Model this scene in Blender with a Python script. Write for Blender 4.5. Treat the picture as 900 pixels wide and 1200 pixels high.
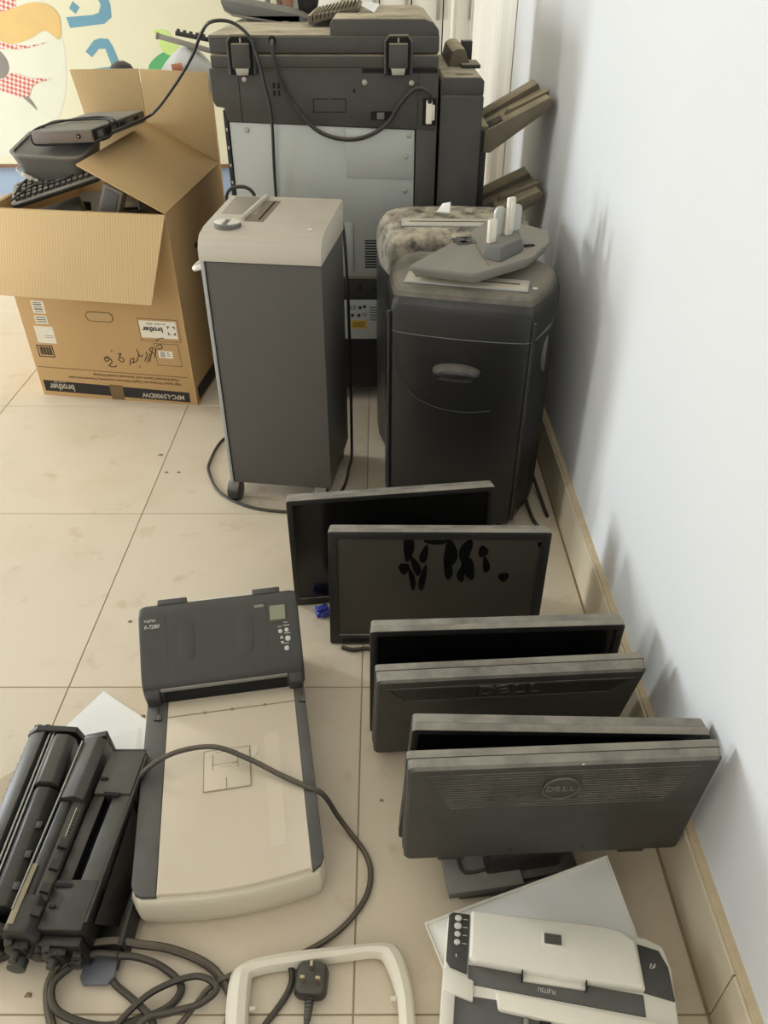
import bpy, bmesh, math, random
from mathutils import Matrix, Vector, Euler
random.seed(7)
R = math.radians
scene = bpy.context.scene
for o in list(bpy.data.objects): bpy.data.objects.remove(o)
COL = scene.collection

def lin(r, g, b):
    f = lambda c: (c/255/12.92) if c/255 <= .04045 else ((c/255+.055)/1.055)**2.4
    return (f(r), f(g), f(b), 1)

# ------------------------------------------------------------------ camera, world, lights, exposure
cam_d = bpy.data.cameras.new('camera'); cam = bpy.data.objects.new('camera', cam_d); COL.objects.link(cam)
cam.location = (0, 0, 1.22); cam.rotation_euler = (R(90-36.2), 0, 0)
cam_d.sensor_fit = 'VERTICAL'; cam_d.sensor_height = 36; cam_d.lens = 36*902/1200; cam_d.shift_x = .0025
cam_d.clip_start = .02
scene.camera = cam
w = bpy.data.worlds.new('sky'); scene.world = w; w.use_nodes = True
w.node_tree.nodes['Background'].inputs[0].default_value = (.80, .90, 1, 1)
w.node_tree.nodes['Background'].inputs[1].default_value = 1.0
def area(name, loc, rot, sx, sy, power, col):
    l = bpy.data.lights.new(name, 'AREA'); l.shape = 'RECTANGLE'; l.size = sx; l.size_y = sy; l.energy = power; l.color = col
    o = bpy.data.objects.new(name, l); COL.objects.link(o); o.location = loc; o.rotation_euler = rot
    return o
# daylight through two left-wall windows; the rear lamp is added fill behind the camera
area('daylight_side_window', (-4.36, 3.05, 1.05), (R(90), 0, R(-90)), .50, 1.5, 154, (.87, .94, 1))
area('daylight_near_side_window', (-4.36, .85, 1.05), (R(90), 0, R(-90)), .70, 1.5, 44, (.87, .94, 1))
area('added_rear_fill', (-1.5, -1.56, 1.55), (R(90), 0, 0), 2.2, 1.4, 20, (1, .94, .84))
scene.view_settings.view_transform = 'Standard'; scene.view_settings.look = 'None'
scene.view_settings.exposure = -.22; scene.view_settings.gamma = 1; scene.view_settings.use_curve_mapping = False

# ------------------------------------------------------------------ materials
MATS = {}
def mat(name, col, rough=.5, var=.08, vscale=6, dust=0, dcol=(150, 140, 122), dscale=9, dside=.0, bump=0, bscale=60,
        metal=0, spec=.5, coat=0, trans=0, rand=0, dlo=.45):
    if name in MATS: return MATS[name]
    m = bpy.data.materials.new(name); m.use_nodes = True; MATS[name] = m
    nt = m.node_tree; N = nt.nodes; L = nt.links; bs = N['Principled BSDF']
    bs.inputs['Roughness'].default_value = rough; bs.inputs['Metallic'].default_value = metal
    bs.inputs['Specular IOR Level'].default_value = spec; bs.inputs['Coat Weight'].default_value = coat
    bs.inputs['Transmission Weight'].default_value = trans
    tc = N.new('ShaderNodeTexCoord')
    no = N.new('ShaderNodeTexNoise'); no.inputs['Scale'].default_value = vscale; no.inputs['Detail'].default_value = 5
    L.new(tc.outputs['Object'], no.inputs['Vector'])
    c = lin(*col)
    mx = N.new('ShaderNodeMix'); mx.data_type = 'RGBA'
    mx.inputs[6].default_value = tuple(v*(1-var) for v in c[:3])+(1,); mx.inputs[7].default_value = tuple(min(1, v*(1+var)) for v in c[:3])+(1,)
    L.new(no.outputs['Fac'], mx.inputs[0]); out = mx.outputs[2]
    if rand:
        oi = N.new('ShaderNodeObjectInfo'); hs = N.new('ShaderNodeHueSaturation')
        mr = N.new('ShaderNodeMapRange'); mr.inputs[3].default_value = 1-rand; mr.inputs[4].default_value = 1+rand
        L.new(oi.outputs['Random'], mr.inputs[0]); L.new(mr.outputs[0], hs.inputs['Value']); L.new(out, hs.inputs['Color']); out = hs.outputs[0]
    if dust or dside:
        # settled dust: heavier on faces that look up, broken up by noise
        g = N.new('ShaderNodeNewGeometry'); sp = N.new('ShaderNodeSeparateXYZ'); L.new(g.outputs['True Normal'], sp.inputs[0])
        m1 = N.new('ShaderNodeMapRange'); m1.inputs[1].default_value = .25; m1.inputs[2].default_value = .95
        m1.inputs[3].default_value = dside; m1.inputs[4].default_value = dust
        L.new(sp.outputs['Z'], m1.inputs[0])
        n2 = N.new('ShaderNodeTexNoise'); n2.inputs['Scale'].default_value = dscale; n2.inputs['Detail'].default_value = 6; n2.inputs['Roughness'].default_value = .65
        L.new(tc.outputs['Object'], n2.inputs['Vector'])
        m2 = N.new('ShaderNodeMapRange'); m2.inputs[1].default_value = .33; m2.inputs[2].default_value = .6; m2.inputs[3].default_value = dlo; m2.inputs[4].default_value = 1
        L.new(n2.outputs['Fac'], m2.inputs[0])
        mu = N.new('ShaderNodeMath'); mu.operation = 'MULTIPLY'; L.new(m1.outputs[0], mu.inputs[0]); L.new(m2.outputs[0], mu.inputs[1])
        md = N.new('ShaderNodeMix'); md.data_type = 'RGBA'; L.new(mu.outputs[0], md.inputs[0]); L.new(out, md.inputs[6]); md.inputs[7].default_value = lin(*dcol)
        out = md.outputs[2]
        rr = N.new('ShaderNodeMapRange'); rr.inputs[3].default_value = rough; rr.inputs[4].default_value = .9
        L.new(mu.outputs[0], rr.inputs[0]); L.new(rr.outputs[0], bs.inputs['Roughness'])
    L.new(out, bs.inputs['Base Color'])
    if bump:
        n3 = N.new('ShaderNodeTexNoise'); n3.inputs['Scale'].default_value = bscale; L.new(tc.outputs['Object'], n3.inputs['Vector'])
        bp = N.new('ShaderNodeBump'); bp.inputs['Strength'].default_value = bump; bp.inputs['Distance'].default_value = .002
        L.new(n3.outputs['Fac'], bp.inputs['Height']); L.new(bp.outputs[0], bs.inputs['Normal'])
    return m

def cardboard(name, col, lines=0):
    m = mat(name, col, .85, .07, 5, bump=.15, bscale=40)
    if lines:   # faint flute lines printed through the liner
        nt = m.node_tree; N = nt.nodes; L = nt.links; bs = N['Principled BSDF']
        tc = N.new('ShaderNodeTexCoord'); wv = N.new('ShaderNodeTexWave'); wv.wave_type = 'BANDS'; wv.bands_direction = 'X'
        wv.inputs['Scale'].default_value = lines; wv.inputs['Distortion'].default_value = .3
        L.new(tc.outputs['Object'], wv.inputs['Vector'])
        old = bs.inputs['Base Color'].links[0].from_socket
        mx = N.new('ShaderNodeMix'); mx.data_type = 'RGBA'; mx.blend_type = 'MULTIPLY'; mx.inputs[7].default_value = (.80, .77, .70, 1)
        mr = N.new('ShaderNodeMapRange'); mr.inputs[3].default_value = 0; mr.inputs[4].default_value = .75
        L.new(wv.outputs['Fac'], mr.inputs[0]); L.new(mr.outputs[0], mx.inputs[0]); L.new(old, mx.inputs[6]); L.new(mx.outputs[2], bs.inputs['Base Color'])
    return m

def tile_mat():
    m = mat('floor_tile', (216, 201, 177), .42, .04, 2.2, rand=.025, bump=.04, bscale=25)
    nt = m.node_tree; N = nt.nodes; L = nt.links; bs = N['Principled BSDF']
    g = N.new('ShaderNodeNewGeometry')
    old = bs.inputs['Base Color'].links[0].from_socket
    for sc, lo, hi, c, k in ((3.5, .50, .72, (.84, .78, .68, 1), .5), (11, .60, .70, (.74, .65, .53, 1), .5), (1.3, .45, .7, (1.06, 1.02, .96, 1), .6)):
        n = N.new('ShaderNodeTexNoise'); n.inputs['Scale'].default_value = sc; n.inputs['Detail'].default_value = 8; n.inputs['Roughness'].default_value = .6
        L.new(g.outputs['Position'], n.inputs['Vector'])
        mr = N.new('ShaderNodeMapRange'); mr.inputs[1].default_value = lo; mr.inputs[2].default_value = hi; mr.inputs[4].default_value = k
        L.new(n.outputs['Fac'], mr.inputs[0])
        mx = N.new('ShaderNodeMix'); mx.data_type = 'RGBA'; mx.blend_type = 'MULTIPLY'; mx.inputs[7].default_value = c
        L.new(mr.outputs[0], mx.inputs[0]); L.new(old, mx.inputs[6]); old = mx.outputs[2]
    L.new(old, bs.inputs['Base Color'])
    return m

M_WALL = mat('wall_paint', (219, 219, 218), .75, .02, 3, bump=.06, bscale=120)
M_CEIL = mat('ceiling_paint', (238, 236, 230), .8, .02)
M_WBACK = mat('back_wall_paint', (206, 205, 200), .75, .04, 3)
M_BLUE = mat('blue_grey_dado', (150, 165, 185), .6, .05)
M_TILE = tile_mat()
M_GROUT = mat('grout', (158, 138, 108), .9, .15, 20)
M_SKIRT = mat('skirting_tile', (207, 193, 166), .45, .06, 4, bump=.03)
M_PLASTER = mat('skirting_plaster', (205, 185, 150), .9, .2, 45, bump=.5, bscale=90)
M_BLK = mat('dusty_black_plastic', (24, 24, 24), .38, .15, 8, dust=.92, dcol=(152, 145, 130), dside=.03)
M_BLK2 = mat('black_plastic', (20, 20, 20), .35, .15, 8, dust=.3, dside=.04)
M_BLKBACK = mat('monitor_back_plastic', (27, 27, 26), .45, .15, 8, dust=.92, dcol=(150, 144, 131), dside=.13, dscale=14)
M_SCREEN = mat('black_screen', (7, 7, 8), .16, .1, 8, spec=.5, dside=.012)
M_SCREEN_D = mat('dusty_screen', (52, 49, 42), .34, .25, 7, dside=.16, dcol=(96, 90, 78))
M_SMUDGE = mat('wiped_glass', (10, 10, 10), .18, .1)
M_COPIER = mat('copier_charcoal', (50, 49, 47), .55, .06, 6, dust=1, dcol=(196, 182, 152), dside=.05)
M_COPDK = mat('copier_dark', (34, 34, 33), .55, .06, 6, dust=.7, dcol=(165, 152, 128), dside=.04)
M_COPBLK = mat('copier_black_base', (14, 14, 15), .5, .1, 6, dust=.4)
M_STEEL = mat('galvanised_panel', (178, 180, 174), .48, .05, 3, metal=.25, dust=.2)
M_STEELDK = mat('steel_bracket', (170, 165, 152), .4, .08, metal=.5)
M_HOLE = mat('dark_recess', (8, 8, 8), .8)
M_DUSTY = mat('dust_coated_tray', (96, 88, 73), .8, .12, 8, dust=.9, dcol=(188, 172, 140), dside=.1)
M_SHW = mat('shredder_cap', (196, 188, 172), .6, .05, 5, dust=.45, dcol=(168, 156, 134), dscale=7)
M_SHG = mat('shredder_panel', (80, 77, 73), .55, .04, 5, dside=.05)
M_SHGL = mat('shredder_edge_trim', (172, 172, 170), .4, .05)
M_SHBLK = mat('shredder_black', (20, 20, 21), .36, .12, 6, dust=.75, dcol=(120, 114, 103), dside=.012, dscale=11)
M_SHLID = mat('shredder_lid', (26, 26, 26), .38, .12, 6, dust=.95, dcol=(142, 134, 118), dside=.025, dscale=11)
M_SHPATCH = mat('smeared_dust_lid', (44, 42, 38), .6, .2, 20, dust=1, dcol=(190, 178, 154), dside=.6, dscale=26, dlo=.08)
M_SLOT = mat('pale_slot_plate', (196, 186, 165), .6, .06, 9)
M_WHITE = mat('white_plastic', (226, 220, 204), .45, .04, 5, dust=.15, dcol=(190, 178, 152))
M_OFFW = mat('yellowed_plastic', (232, 224, 205), .5, .06, 8, dust=.15, dcol=(180, 160, 125))
M_PALEBTN = mat('pale_buttons', (205, 204, 192), .5, .03)
M_GREYP = mat('grey_plastic', (98, 97, 93), .55, .08, 8, dust=.5, dcol=(150, 143, 128), dside=.05)
M_MIDG = mat('mid_grey_plastic', (128, 125, 118), .6, .08, 8, dust=.45, dcol=(160, 150, 130), dside=.1)
M_SCG = mat('scanner_charcoal', (58, 56, 53), .5, .06, 7, dust=.12, dcol=(125, 117, 104), dside=.04)
M_SCSIDE = mat('scanner_side_strip', (74, 73, 70), .55, .18, 18, dust=.25, dcol=(130, 124, 112))
M_SCLID = mat('scanner_lid_beige', (210, 197, 175), .55, .03, 4, dust=.3, dcol=(204, 184, 154), dscale=3)
M_SCRIM = mat('scanner_rim_beige', (206, 196, 174), .5, .03, 4)
M_LCD = mat('lcd', (142, 146, 118), .25, .05)
M_CARD = cardboard('cardboard_outside', (194, 158, 108))
M_CARDIN = cardboard('cardboard_inside', (216, 186, 138), 38)
M_CARDFLAP = cardboard('cardboard_flap', (192, 160, 112))
M_INK = mat('black_print', (38, 34, 30), .7, .1)
M_CINK = mat('brown_print', (96, 72, 44), .8, .1)
M_LABEL = mat('white_label', (236, 228, 208), .6, .02)
M_TAPE = mat('clear_tape', (120, 96, 66), .2, .1)
M_CABLE = mat('black_cable', (28, 27, 26), .5, .1, 20, dust=.45, dcol=(120, 108, 90))
M_CABLEG = mat('grey_cable', (42, 39, 35), .55, .1, 20, dust=.5, dcol=(140, 126, 104))
M_TON = mat('toner_black', (20, 20, 19), .36, .2, 16, dust=.28, dcol=(104, 98, 84), dside=.04, dscale=22)
M_TONG = mat('toner_grey', (46, 46, 43), .36, .12, 14, dust=.3, dcol=(124, 118, 104), dside=.04)
M_TONB = mat('toner_blue_grey', (88, 94, 104), .4, .12, 14, dust=.2)
M_ROD = mat('metal_rod', (150, 148, 140), .25, .05, metal=.9)
M_PAPER = mat('white_paper', (240, 238, 232), .8, .02, 4)
M_BLUEP = mat('blue_connector', (62, 72, 160), .45, .08)
M_BRASS = mat('plug_pins', (190, 178, 140), .3, .05, metal=.9)
M_YEL = mat('yellow_sticker', (198, 160, 60), .5, .05)
M_BAG = mat('clear_bag', (196, 196, 190), .25, .1, 12)
M_PIPE = mat('grey_pipe', (150, 146, 134), .5, .06)
M_CURT = mat('curtain_cloth', (226, 220, 207), .9, .05, 4)
M_FRAMEW = mat('window_frame', (200, 198, 192), .4, .04)
M_WOOD = mat('brown_wood', (120, 84, 56), .55, .15, 10)
M_CAB = mat('cabinet_white', (226, 220, 206), .5, .03)
M_BANNER = mat('banner_cream', (210, 204, 174), .7, .03, 2)
M_BANW = mat('banner_pale', (207, 205, 186), .7, .06, 5)
M_BANBLUE = mat('banner_blue_ink', (98, 142, 158), .7, .05)
M_BANGR = mat('banner_green_ink', (82, 158, 98), .7, .08)
M_BANLG = mat('banner_lightgreen_ink', (186, 206, 122), .7, .05)
M_BANYEL = mat('banner_ochre_ink', (206, 172, 108), .7, .12, 9)
M_BANGREY = mat('banner_grey_ink', (128, 120, 112), .7, .15, 10)
def check_mat():
    m = mat('banner_red_check', (214, 120, 104), .7)
    N = m.node_tree.nodes; L = m.node_tree.links
    tc = N.new('ShaderNodeTexCoord'); ck = N.new('ShaderNodeTexChecker'); ck.inputs['Scale'].default_value = 62
    ck.inputs[1].default_value = lin(190, 96, 86); ck.inputs[2].default_value = lin(212, 196, 182)
    mp = N.new('ShaderNodeMapping'); mp.inputs['Rotation'].default_value = (0, .5, 0)
    L.new(tc.outputs['Object'], mp.inputs[0]); L.new(mp.outputs[0], ck.inputs[0]); L.new(ck.outputs[0], N['Principled BSDF'].inputs['Base Color'])
    return m
M_CHECK = check_mat()
def glass_mat():
    m = bpy.data.materials.new('window_glass'); m.use_nodes = True; N = m.node_tree.nodes; L = m.node_tree.links
    N.remove(N['Principled BSDF']); t = N.new('ShaderNodeBsdfTransparent'); g = N.new('ShaderNodeBsdfGlossy'); g.inputs['Roughness'].default_value = .02
    mx = N.new('ShaderNodeMixShader'); mx.inputs[0].default_value = .06
    L.new(t.outputs[0], mx.inputs[1]); L.new(g.outputs[0], mx.inputs[2]); L.new(mx.outputs[0], N['Material Output'].inputs[0])
    return m
M_GLASS = glass_mat()

# ------------------------------------------------------------------ mesh helpers
def catmull(pts, n=8, closed=False):
    P = [Vector(p) for p in pts]; out = []; k = len(P)
    if k < 3: return P
    for i in range(k if closed else k-1):
        if closed: a, b, c, d = P[(i-1) % k], P[i], P[(i+1) % k], P[(i+2) % k]
        else: a, b, c, d = P[max(i-1, 0)], P[i], P[i+1], P[min(i+2, k-1)]
        for j in range(n):
            t = j/n
            out.append(.5*((2*b)+(c-a)*t+(2*a-5*b+4*c-d)*t*t+(3*b-a-3*c+d)*t**3))
    if not closed: out.append(P[-1])
    return out
WM = {}     # world matrix of every root and part
class MB:
    def __init__(s): s.v = []; s.f = []
    def add(s, vs, fs):
        n = len(s.v); s.v += [Vector(v) for v in vs]; s.f += [[n+i for i in f] for f in fs]; return s
    def box(s, c, d, rot=None):
        x, y, z = d[0]/2, d[1]/2, d[2]/2
        vs = [Vector(p) for p in ((-x,-y,-z),(x,-y,-z),(x,y,-z),(-x,y,-z),(-x,-y,z),(x,-y,z),(x,y,z),(-x,y,z))]
        if rot: m = Euler(rot).to_matrix(); vs = [m@v for v in vs]
        return s.add([v+Vector(c) for v in vs], [(3,2,1,0),(4,5,6,7),(0,1,5,4),(1,2,6,5),(2,3,7,6),(3,0,4,7)])
    def bb(s, x0, x1, y0, y1, z0, z1): return s.box(((x0+x1)/2,(y0+y1)/2,(z0+z1)/2), (x1-x0, y1-y0, z1-z0))
    def hexa(s, p8): return s.add(p8, [(3,2,1,0),(4,5,6,7),(0,1,5,4),(1,2,6,5),(2,3,7,6),(3,0,4,7)])
    def prism(s, poly, a0, a1, axis='z', scale1=1):
        # poly in the two other axes; x: (y,z)  y: (x,z)  z: (x,y)
        mk = {'x': lambda p, a: (a, p[0], p[1]), 'y': lambda p, a: (p[0], a, p[1]), 'z': lambda p, a: (p[0], p[1], a)}[axis]
        n = len(poly); cx = sum(p[0] for p in poly)/n; cy = sum(p[1] for p in poly)/n
        p1 = [((p[0]-cx)*scale1+cx, (p[1]-cy)*scale1+cy) for p in poly]
        vs = [mk(p, a0) for p in poly]+[mk(p, a1) for p in p1]
        return s.add(vs, [list(range(n))[::-1], list(range(n, 2*n))]+[(i, (i+1) % n, n+(i+1) % n, n+i) for i in range(n)])
    def loft(s, rings, cap=True):
        n = len(rings[0]); vs = [p for r in rings for p in r]; fs = []
        for k in range(len(rings)-1):
            for i in range(n): fs.append((k*n+i, k*n+(i+1) % n, (k+1)*n+(i+1) % n, (k+1)*n+i))
        if cap: fs += [list(range(n))[::-1], [len(vs)-n+i for i in range(n)]]
        return s.add(vs, fs)
    def tube(s, pts, r, seg=8, smooth=8, closed=False):
        P = catmull(pts, smooth, closed) if smooth else [Vector(p) for p in pts]
        rings = []; up = Vector((0, 0, 1)); k = len(P); prev = None
        for i, p in enumerate(P):
            t = (P[(i+1) % k]-P[i-1]) if closed else (P[min(i+1, k-1)]-P[max(i-1, 0)])
            t.normalize()
            if prev is None:
                a = t.cross(up); a = t.cross(Vector((1, 0, 0))) if a.length < .05 else a
            else: a = prev-t*prev.dot(t)
            a.normalize(); prev = a; b = t.cross(a)
            rr = r[min(i*len(r)//k, len(r)-1)] if isinstance(r, (list, tuple)) else r
            rings.append([p+(a*math.cos(2*math.pi*j/seg)+b*math.sin(2*math.pi*j/seg))*rr for j in range(seg)])
        if closed: rings.append(rings[0]); return s.loft(rings, False)
        return s.loft(rings)
    def cyl(s, p0, p1, r, seg=20, r1=None):
        p0 = Vector(p0); p1 = Vector(p1); t = (p1-p0).normalized(); a = t.orthogonal().normalized(); b = t.cross(a)
        f = lambda p, rr: [p+(a*math.cos(2*math.pi*j/seg)+b*math.sin(2*math.pi*j/seg))*rr for j in range(seg)]
        return s.loft([f(p0, r), f(p1, r if r1 is None else r1)])
    def xf(s, m): s.v = [m@v for v in s.v]; return s
    def build(s, name, material, parent=None, bevel=0, seg=2, world=False, smooth=True, kind=None, label=None, loc=None):
        if world and parent is not None: inv = WM[parent.name].inverted(); s.v = [inv@v for v in s.v]
        o_off = None
        if loc is not None: o_off = Vector(loc); s.v = [v-o_off for v in s.v]
        bm = bmesh.new(); vv = [bm.verts.new(v) for v in s.v]
        for f in s.f:
            try: bm.faces.new([vv[i] for i in f])
            except ValueError: pass
        bmesh.ops.recalc_face_normals(bm, faces=bm.faces)
        if bevel:
            es = [e for e in bm.edges if len(e.link_faces) == 2 and e.calc_face_angle(0) > R(32)]
            bmesh.ops.bevel(bm, geom=es, offset=bevel, segments=seg, affect='EDGES', profile=.5, clamp_overlap=True)
        me = bpy.data.meshes.new(name); bm.to_mesh(me); bm.free()
        if smooth:
            me.shade_smooth()
            me.set_sharp_from_angle(angle=R(34))
        me.materials.append(material)
        o = bpy.data.objects.new(name, me); COL.objects.link(o)
        if o_off is not None: o.location = o_off
        if parent is not None:
            o.parent = parent; WM[o.name] = WM[parent.name] @ Matrix.Translation(o_off or (0, 0, 0))
        else: WM[o.name] = Matrix.Translation(o_off or (0, 0, 0))
        if kind: o['kind'] = kind
        if label: o['label'] = label
        return o
def rrect(w_, h_, r, seg=5, cx=0, cy=0):
    out = []
    for (sx, sy, a0) in ((1, 1, 0), (-1, 1, 90), (-1, -1, 180), (1, -1, 270)):
        for k in range(seg+1):
            a = R(a0+90*k/seg); out.append((cx+sx*(w_/2-r)+r*math.cos(a), cy+sy*(h_/2-r)+r*math.sin(a)))
    return out
def thing(name, label, cat, loc=(0, 0, 0), rot=(0, 0, 0), order='XYZ', group=None):
    o = bpy.data.objects.new(name, None); COL.objects.link(o); o.empty_display_size = .05
    o.location = loc; o.rotation_mode = order; o.rotation_euler = rot
    o['label'] = label; o['category'] = cat
    if group: o['group'] = group
    WM[o.name] = Matrix.Translation(loc) @ Euler(rot, order).to_matrix().to_4x4()
    return o
def tag(o, label, cat, group=None):
    o['label'] = label; o['category'] = cat
    if group: o['group'] = group
    return o
def struct(o): o['kind'] = 'structure'; return o
def text_mesh(s, size, bold=0, extrude=.0002, ital=0):
    cu = bpy.data.curves.new('t', 'FONT'); cu.body = s; cu.size = size; cu.align_x = 'CENTER'; cu.align_y = 'CENTER'; cu.extrude = extrude; cu.offset = bold; cu.shear = ital; cu.resolution_u = 3
    o = bpy.data.objects.new('t', cu); me = bpy.data.meshes.new_from_object(o)
    vs = [v.co.copy() for v in me.vertices]; fs = [list(p.vertices) for p in me.polygons]
    bpy.data.objects.remove(o); bpy.data.meshes.remove(me); bpy.data.curves.remove(cu)
    return vs, fs
def put_text(mb, s, size, m, bold=0, ital=0, extrude=.0002, rz=0, dx=0, dy=0, width=None):
    vs, fs = text_mesh(s, size, bold, extrude, ital)
    if width:
        w0 = max(v.x for v in vs)-min(v.x for v in vs); k = width/w0
        vs = [Vector((v.x*k, v.y, v.z)) for v in vs]
    q = m @ Matrix.Translation((dx, dy, 0)) @ Matrix.Rotation(rz, 4, 'Z')
    mb.add([q@v for v in vs], fs)
def frame_m(o, x, y):   # matrix with text x along x, text y along y
    x = Vector(x).normalized(); y = Vector(y); z = x.cross(y).normalized(); y = z.cross(x)
    return Matrix(((x.x, y.x, z.x, o[0]), (x.y, y.y, z.y, o[1]), (x.z, y.z, z.z, o[2]), (0, 0, 0, 1)))
def dell(mb, size, m, extrude=.0004, bold=.0):
    adv = size*.62
    for i, (ch, rz) in enumerate((('D', 0), ('E', R(16)), ('L', 0), ('L', 0))):
        put_text(mb, ch, size, m, bold, 0, extrude, rz, (i-1.5)*adv)

# ------------------------------------------------------------------ room shell
XW = .482; XL = -4.4; YB = 5.0; YF = -1.6; ZC = 2.9
floor = struct(MB().bb(XL-.1, XW+.1, YF-.1, YB+.1, -.12, -.0015).build('floor', M_GROUT))
cache = {}
def tile(x0, x1, y0, y1):
    g = .0012; key = (round(x1-x0, 3), round(y1-y0, 3))
    if key not in cache:
        W_, D_ = x1-x0-2*g, y1-y0-2*g
        o = MB().box((0, 0, -.004), (W_, D_, .008)).build('tile', M_TILE, floor, bevel=.0008, seg=1); cache[key] = o
    else:
        o = cache[key].copy(); COL.objects.link(o)
    o.location = ((x0+x1)/2, (y0+y1)/2, 0)
xs = [XL]+[-.04-.6*k for k in range(7, -1, -1)]+[XW-.02]
ys = [YF]+[.46+.6*k for k in range(-3, 8)]+[YB]
for a, b in zip(xs, xs[1:]):
    for c, d in zip(ys, ys[1:]):
        if b-a > .02 and d-c > .02: tile(a, b, c, d)
struct(MB().bb(XW, XW+.15, YF-.1, YB+.1, 0, ZC).build('wall_right', M_WALL))
struct(MB().bb(XL-.15, XW+.15, YB, YB+.15, 0, ZC).build('wall_back', M_WBACK))
struct(MB().bb(XL-.15, XW+.15, YF-.15, YF+.0, 0, ZC).bb(0, 0, 0, 0, 0, 0).build('wall_front', M_WALL)) if False else None
def wall_hole(name, axis, p0, p1, opens, h0, h1, b0, b1):
    # a wall slab between p0..p1 on `axis`, spanning b0..b1, with openings of height h0..h1
    mb = MB(); u = b0; cells = []
    for a0, a1 in opens: cells += [(u, a0, 0, ZC), (a0, a1, 0, h0), (a0, a1, h1, ZC)]; u = a1
    for (u0, u1, z0, z1) in cells+[(u, b1, 0, ZC)]:
        if axis == 'x': mb.bb(p0, p1, u0, u1, z0, z1)
        else: mb.bb(u0, u1, p0, p1, z0, z1)
    return struct(mb.build(name, M_WALL))
wall_hole('wall_left', 'x', XL-.15, XL, ((.45, 1.25), (2.75, 3.35)), .25, 1.85, YF-.1, YB+.1)
wall_hole('wall_front', 'y', YF-.15, YF, ((-2.7, -.3),), .8, 2.3, XL-.1, XW+.1)
struct(MB().bb(XL-.15, XW+.15, YF-.15, YB+.15, ZC, ZC+.1).build('ceiling', M_CEIL))
def window(name, axis, p, a0, a1, h0, h1):
    mb = MB(); t = .05
    def bx(u0, u1, z0, z1, q0, q1):
        if axis == 'x': return (q0, q1, u0, u1, z0, z1)
        return (u0, u1, q0, q1, z0, z1)
    mid = (a0+a1)/2
    for r_ in ((a0, a0+t, h0, h1), (a1-t, a1, h0, h1), (a0, a1, h0, h0+t), (a0, a1, h1-t, h1), (mid-t/2, mid+t/2, h0, h1)):
        mb.bb(*bx(*r_, p-.03, p+.03))
    o = struct(mb.build(name, M_FRAMEW))
    for u0, u1 in ((a0+t, mid-t/2), (mid+t/2, a1-t)):
        MB().bb(*bx(u0, u1, h0+t, h1-t, p-.003, p+.003)).build('pane', M_GLASS, o)
window('window_1', 'x', XL-.1, 2.75, 3.35, .25, 1.85)
window('window_3', 'x', XL-.1, .45, 1.25, .25, 1.85)
window('added_rear_window', 'y', YF-.1, -2.7, -.3, .8, 2.3)  # unseen window, added behind the camera to hold the fill lamp
# skirting along the right wall: plaster backing with its rough top edge, and one skirting tile per piece
bb_ = struct(MB().bb(XW-.012, XW, YF, YB, 0, .128).build('baseboard_right', M_PLASTER))
prev = YF
for yy in ys[1:]:
    y0, y1 = prev+.0012, yy-.0012
    if y1-y0 > .02: MB().bb(XW-.017, XW-.0118, y0, y1, 0, .124).build('skirting_tile', M_SKIRT, bb_, bevel=.001, seg=1)
    prev = yy
struct(MB().bb(XL, XW, YB-.012, YB, 0, .17).build('trim_1', M_BLUE))
# ------------------------------------------------------------------ mural board leaning on the back wall
bn = thing('mural_board', 'cream printed mural board with blue lettering turned sideways, against the back wall', 'mural', (-1.6, 4.94, .18))
MB().bb(-2.75, -.56, 4.925, 4.955, .18, 2.1).build('board', M_BANNER, bn, world=True)
MB().bb(-2.77, -.54, 4.92, 4.96, .165, .185).bb(-2.77, -2.75, 4.92, 4.96, .18, 2.12).bb(-.56, -.54, 4.92, 4.96, .18, 2.12).bb(-2.77, -.54, 4.92, 4.96, 2.1, 2.12).build('frame', M_WOOD, bn, world=True)
def blob(pts, y, th, sm=5): 
    p = catmull([(a, 0, b) for a, b in pts], sm, True) if sm else [Vector((a, 0, b)) for a, b in pts]
    return MB().prism([(q.x, q.z) for q in p], y, y-th, 'y')
def printed(name, pts, m, y=4.925, th=.001, sm=5): return blob(pts, y, th, sm).build(name, m, bn, world=True, smooth=False)
printed('pale_wash', [(-2.75, 1.1), (-2.0, 1.1), (-1.78, .95), (-1.75, .72), (-1.85, .45), (-2.1, .25), (-2.75, .25)], M_BANW)
printed('checked_scarf', [(-2.45, 1.1), (-2.02, 1.08), (-1.95, .99), (-2.05, .92), (-2.45, .95)], M_CHECK, 4.924)
printed('ochre_cloth', [(-2.45, .96), (-2.1, .94), (-1.85, .99), (-1.74, .94), (-1.76, .82), (-1.83, .86), (-1.93, .82), (-2.05, .80), (-2.2, .86), (-2.45, .88)], M_BANYEL, 4.9235)
printed('checked_scarf', [(-2.45, .90), (-2.2, .87), (-2.08, .81), (-1.95, .79), (-1.82, .81), (-1.98, .775), (-2.2, .78), (-2.45, .78)], M_CHECK, 4.923)
printed('grey_head', [(-2.4, .86), (-2.16, .80), (-2.08, .73), (-2.09, .66), (-2.17, .62), (-2.4, .6)], M_BANGREY, 4.9225)
printed('checked_scarf', [(-2.4, .64), (-2.15, .63), (-2.06, .66), (-1.97, .635), (-1.86, .63), (-1.96, .60), (-2.02, .53), (-2.12, .56), (-2.4, .6)], M_CHECK, 4.922)
printed('grey_tail', [(-2.04, .545), (-1.99, .49), (-1.975, .475), (-2.0, .53)], M_BANGREY, 4.9215)
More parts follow.
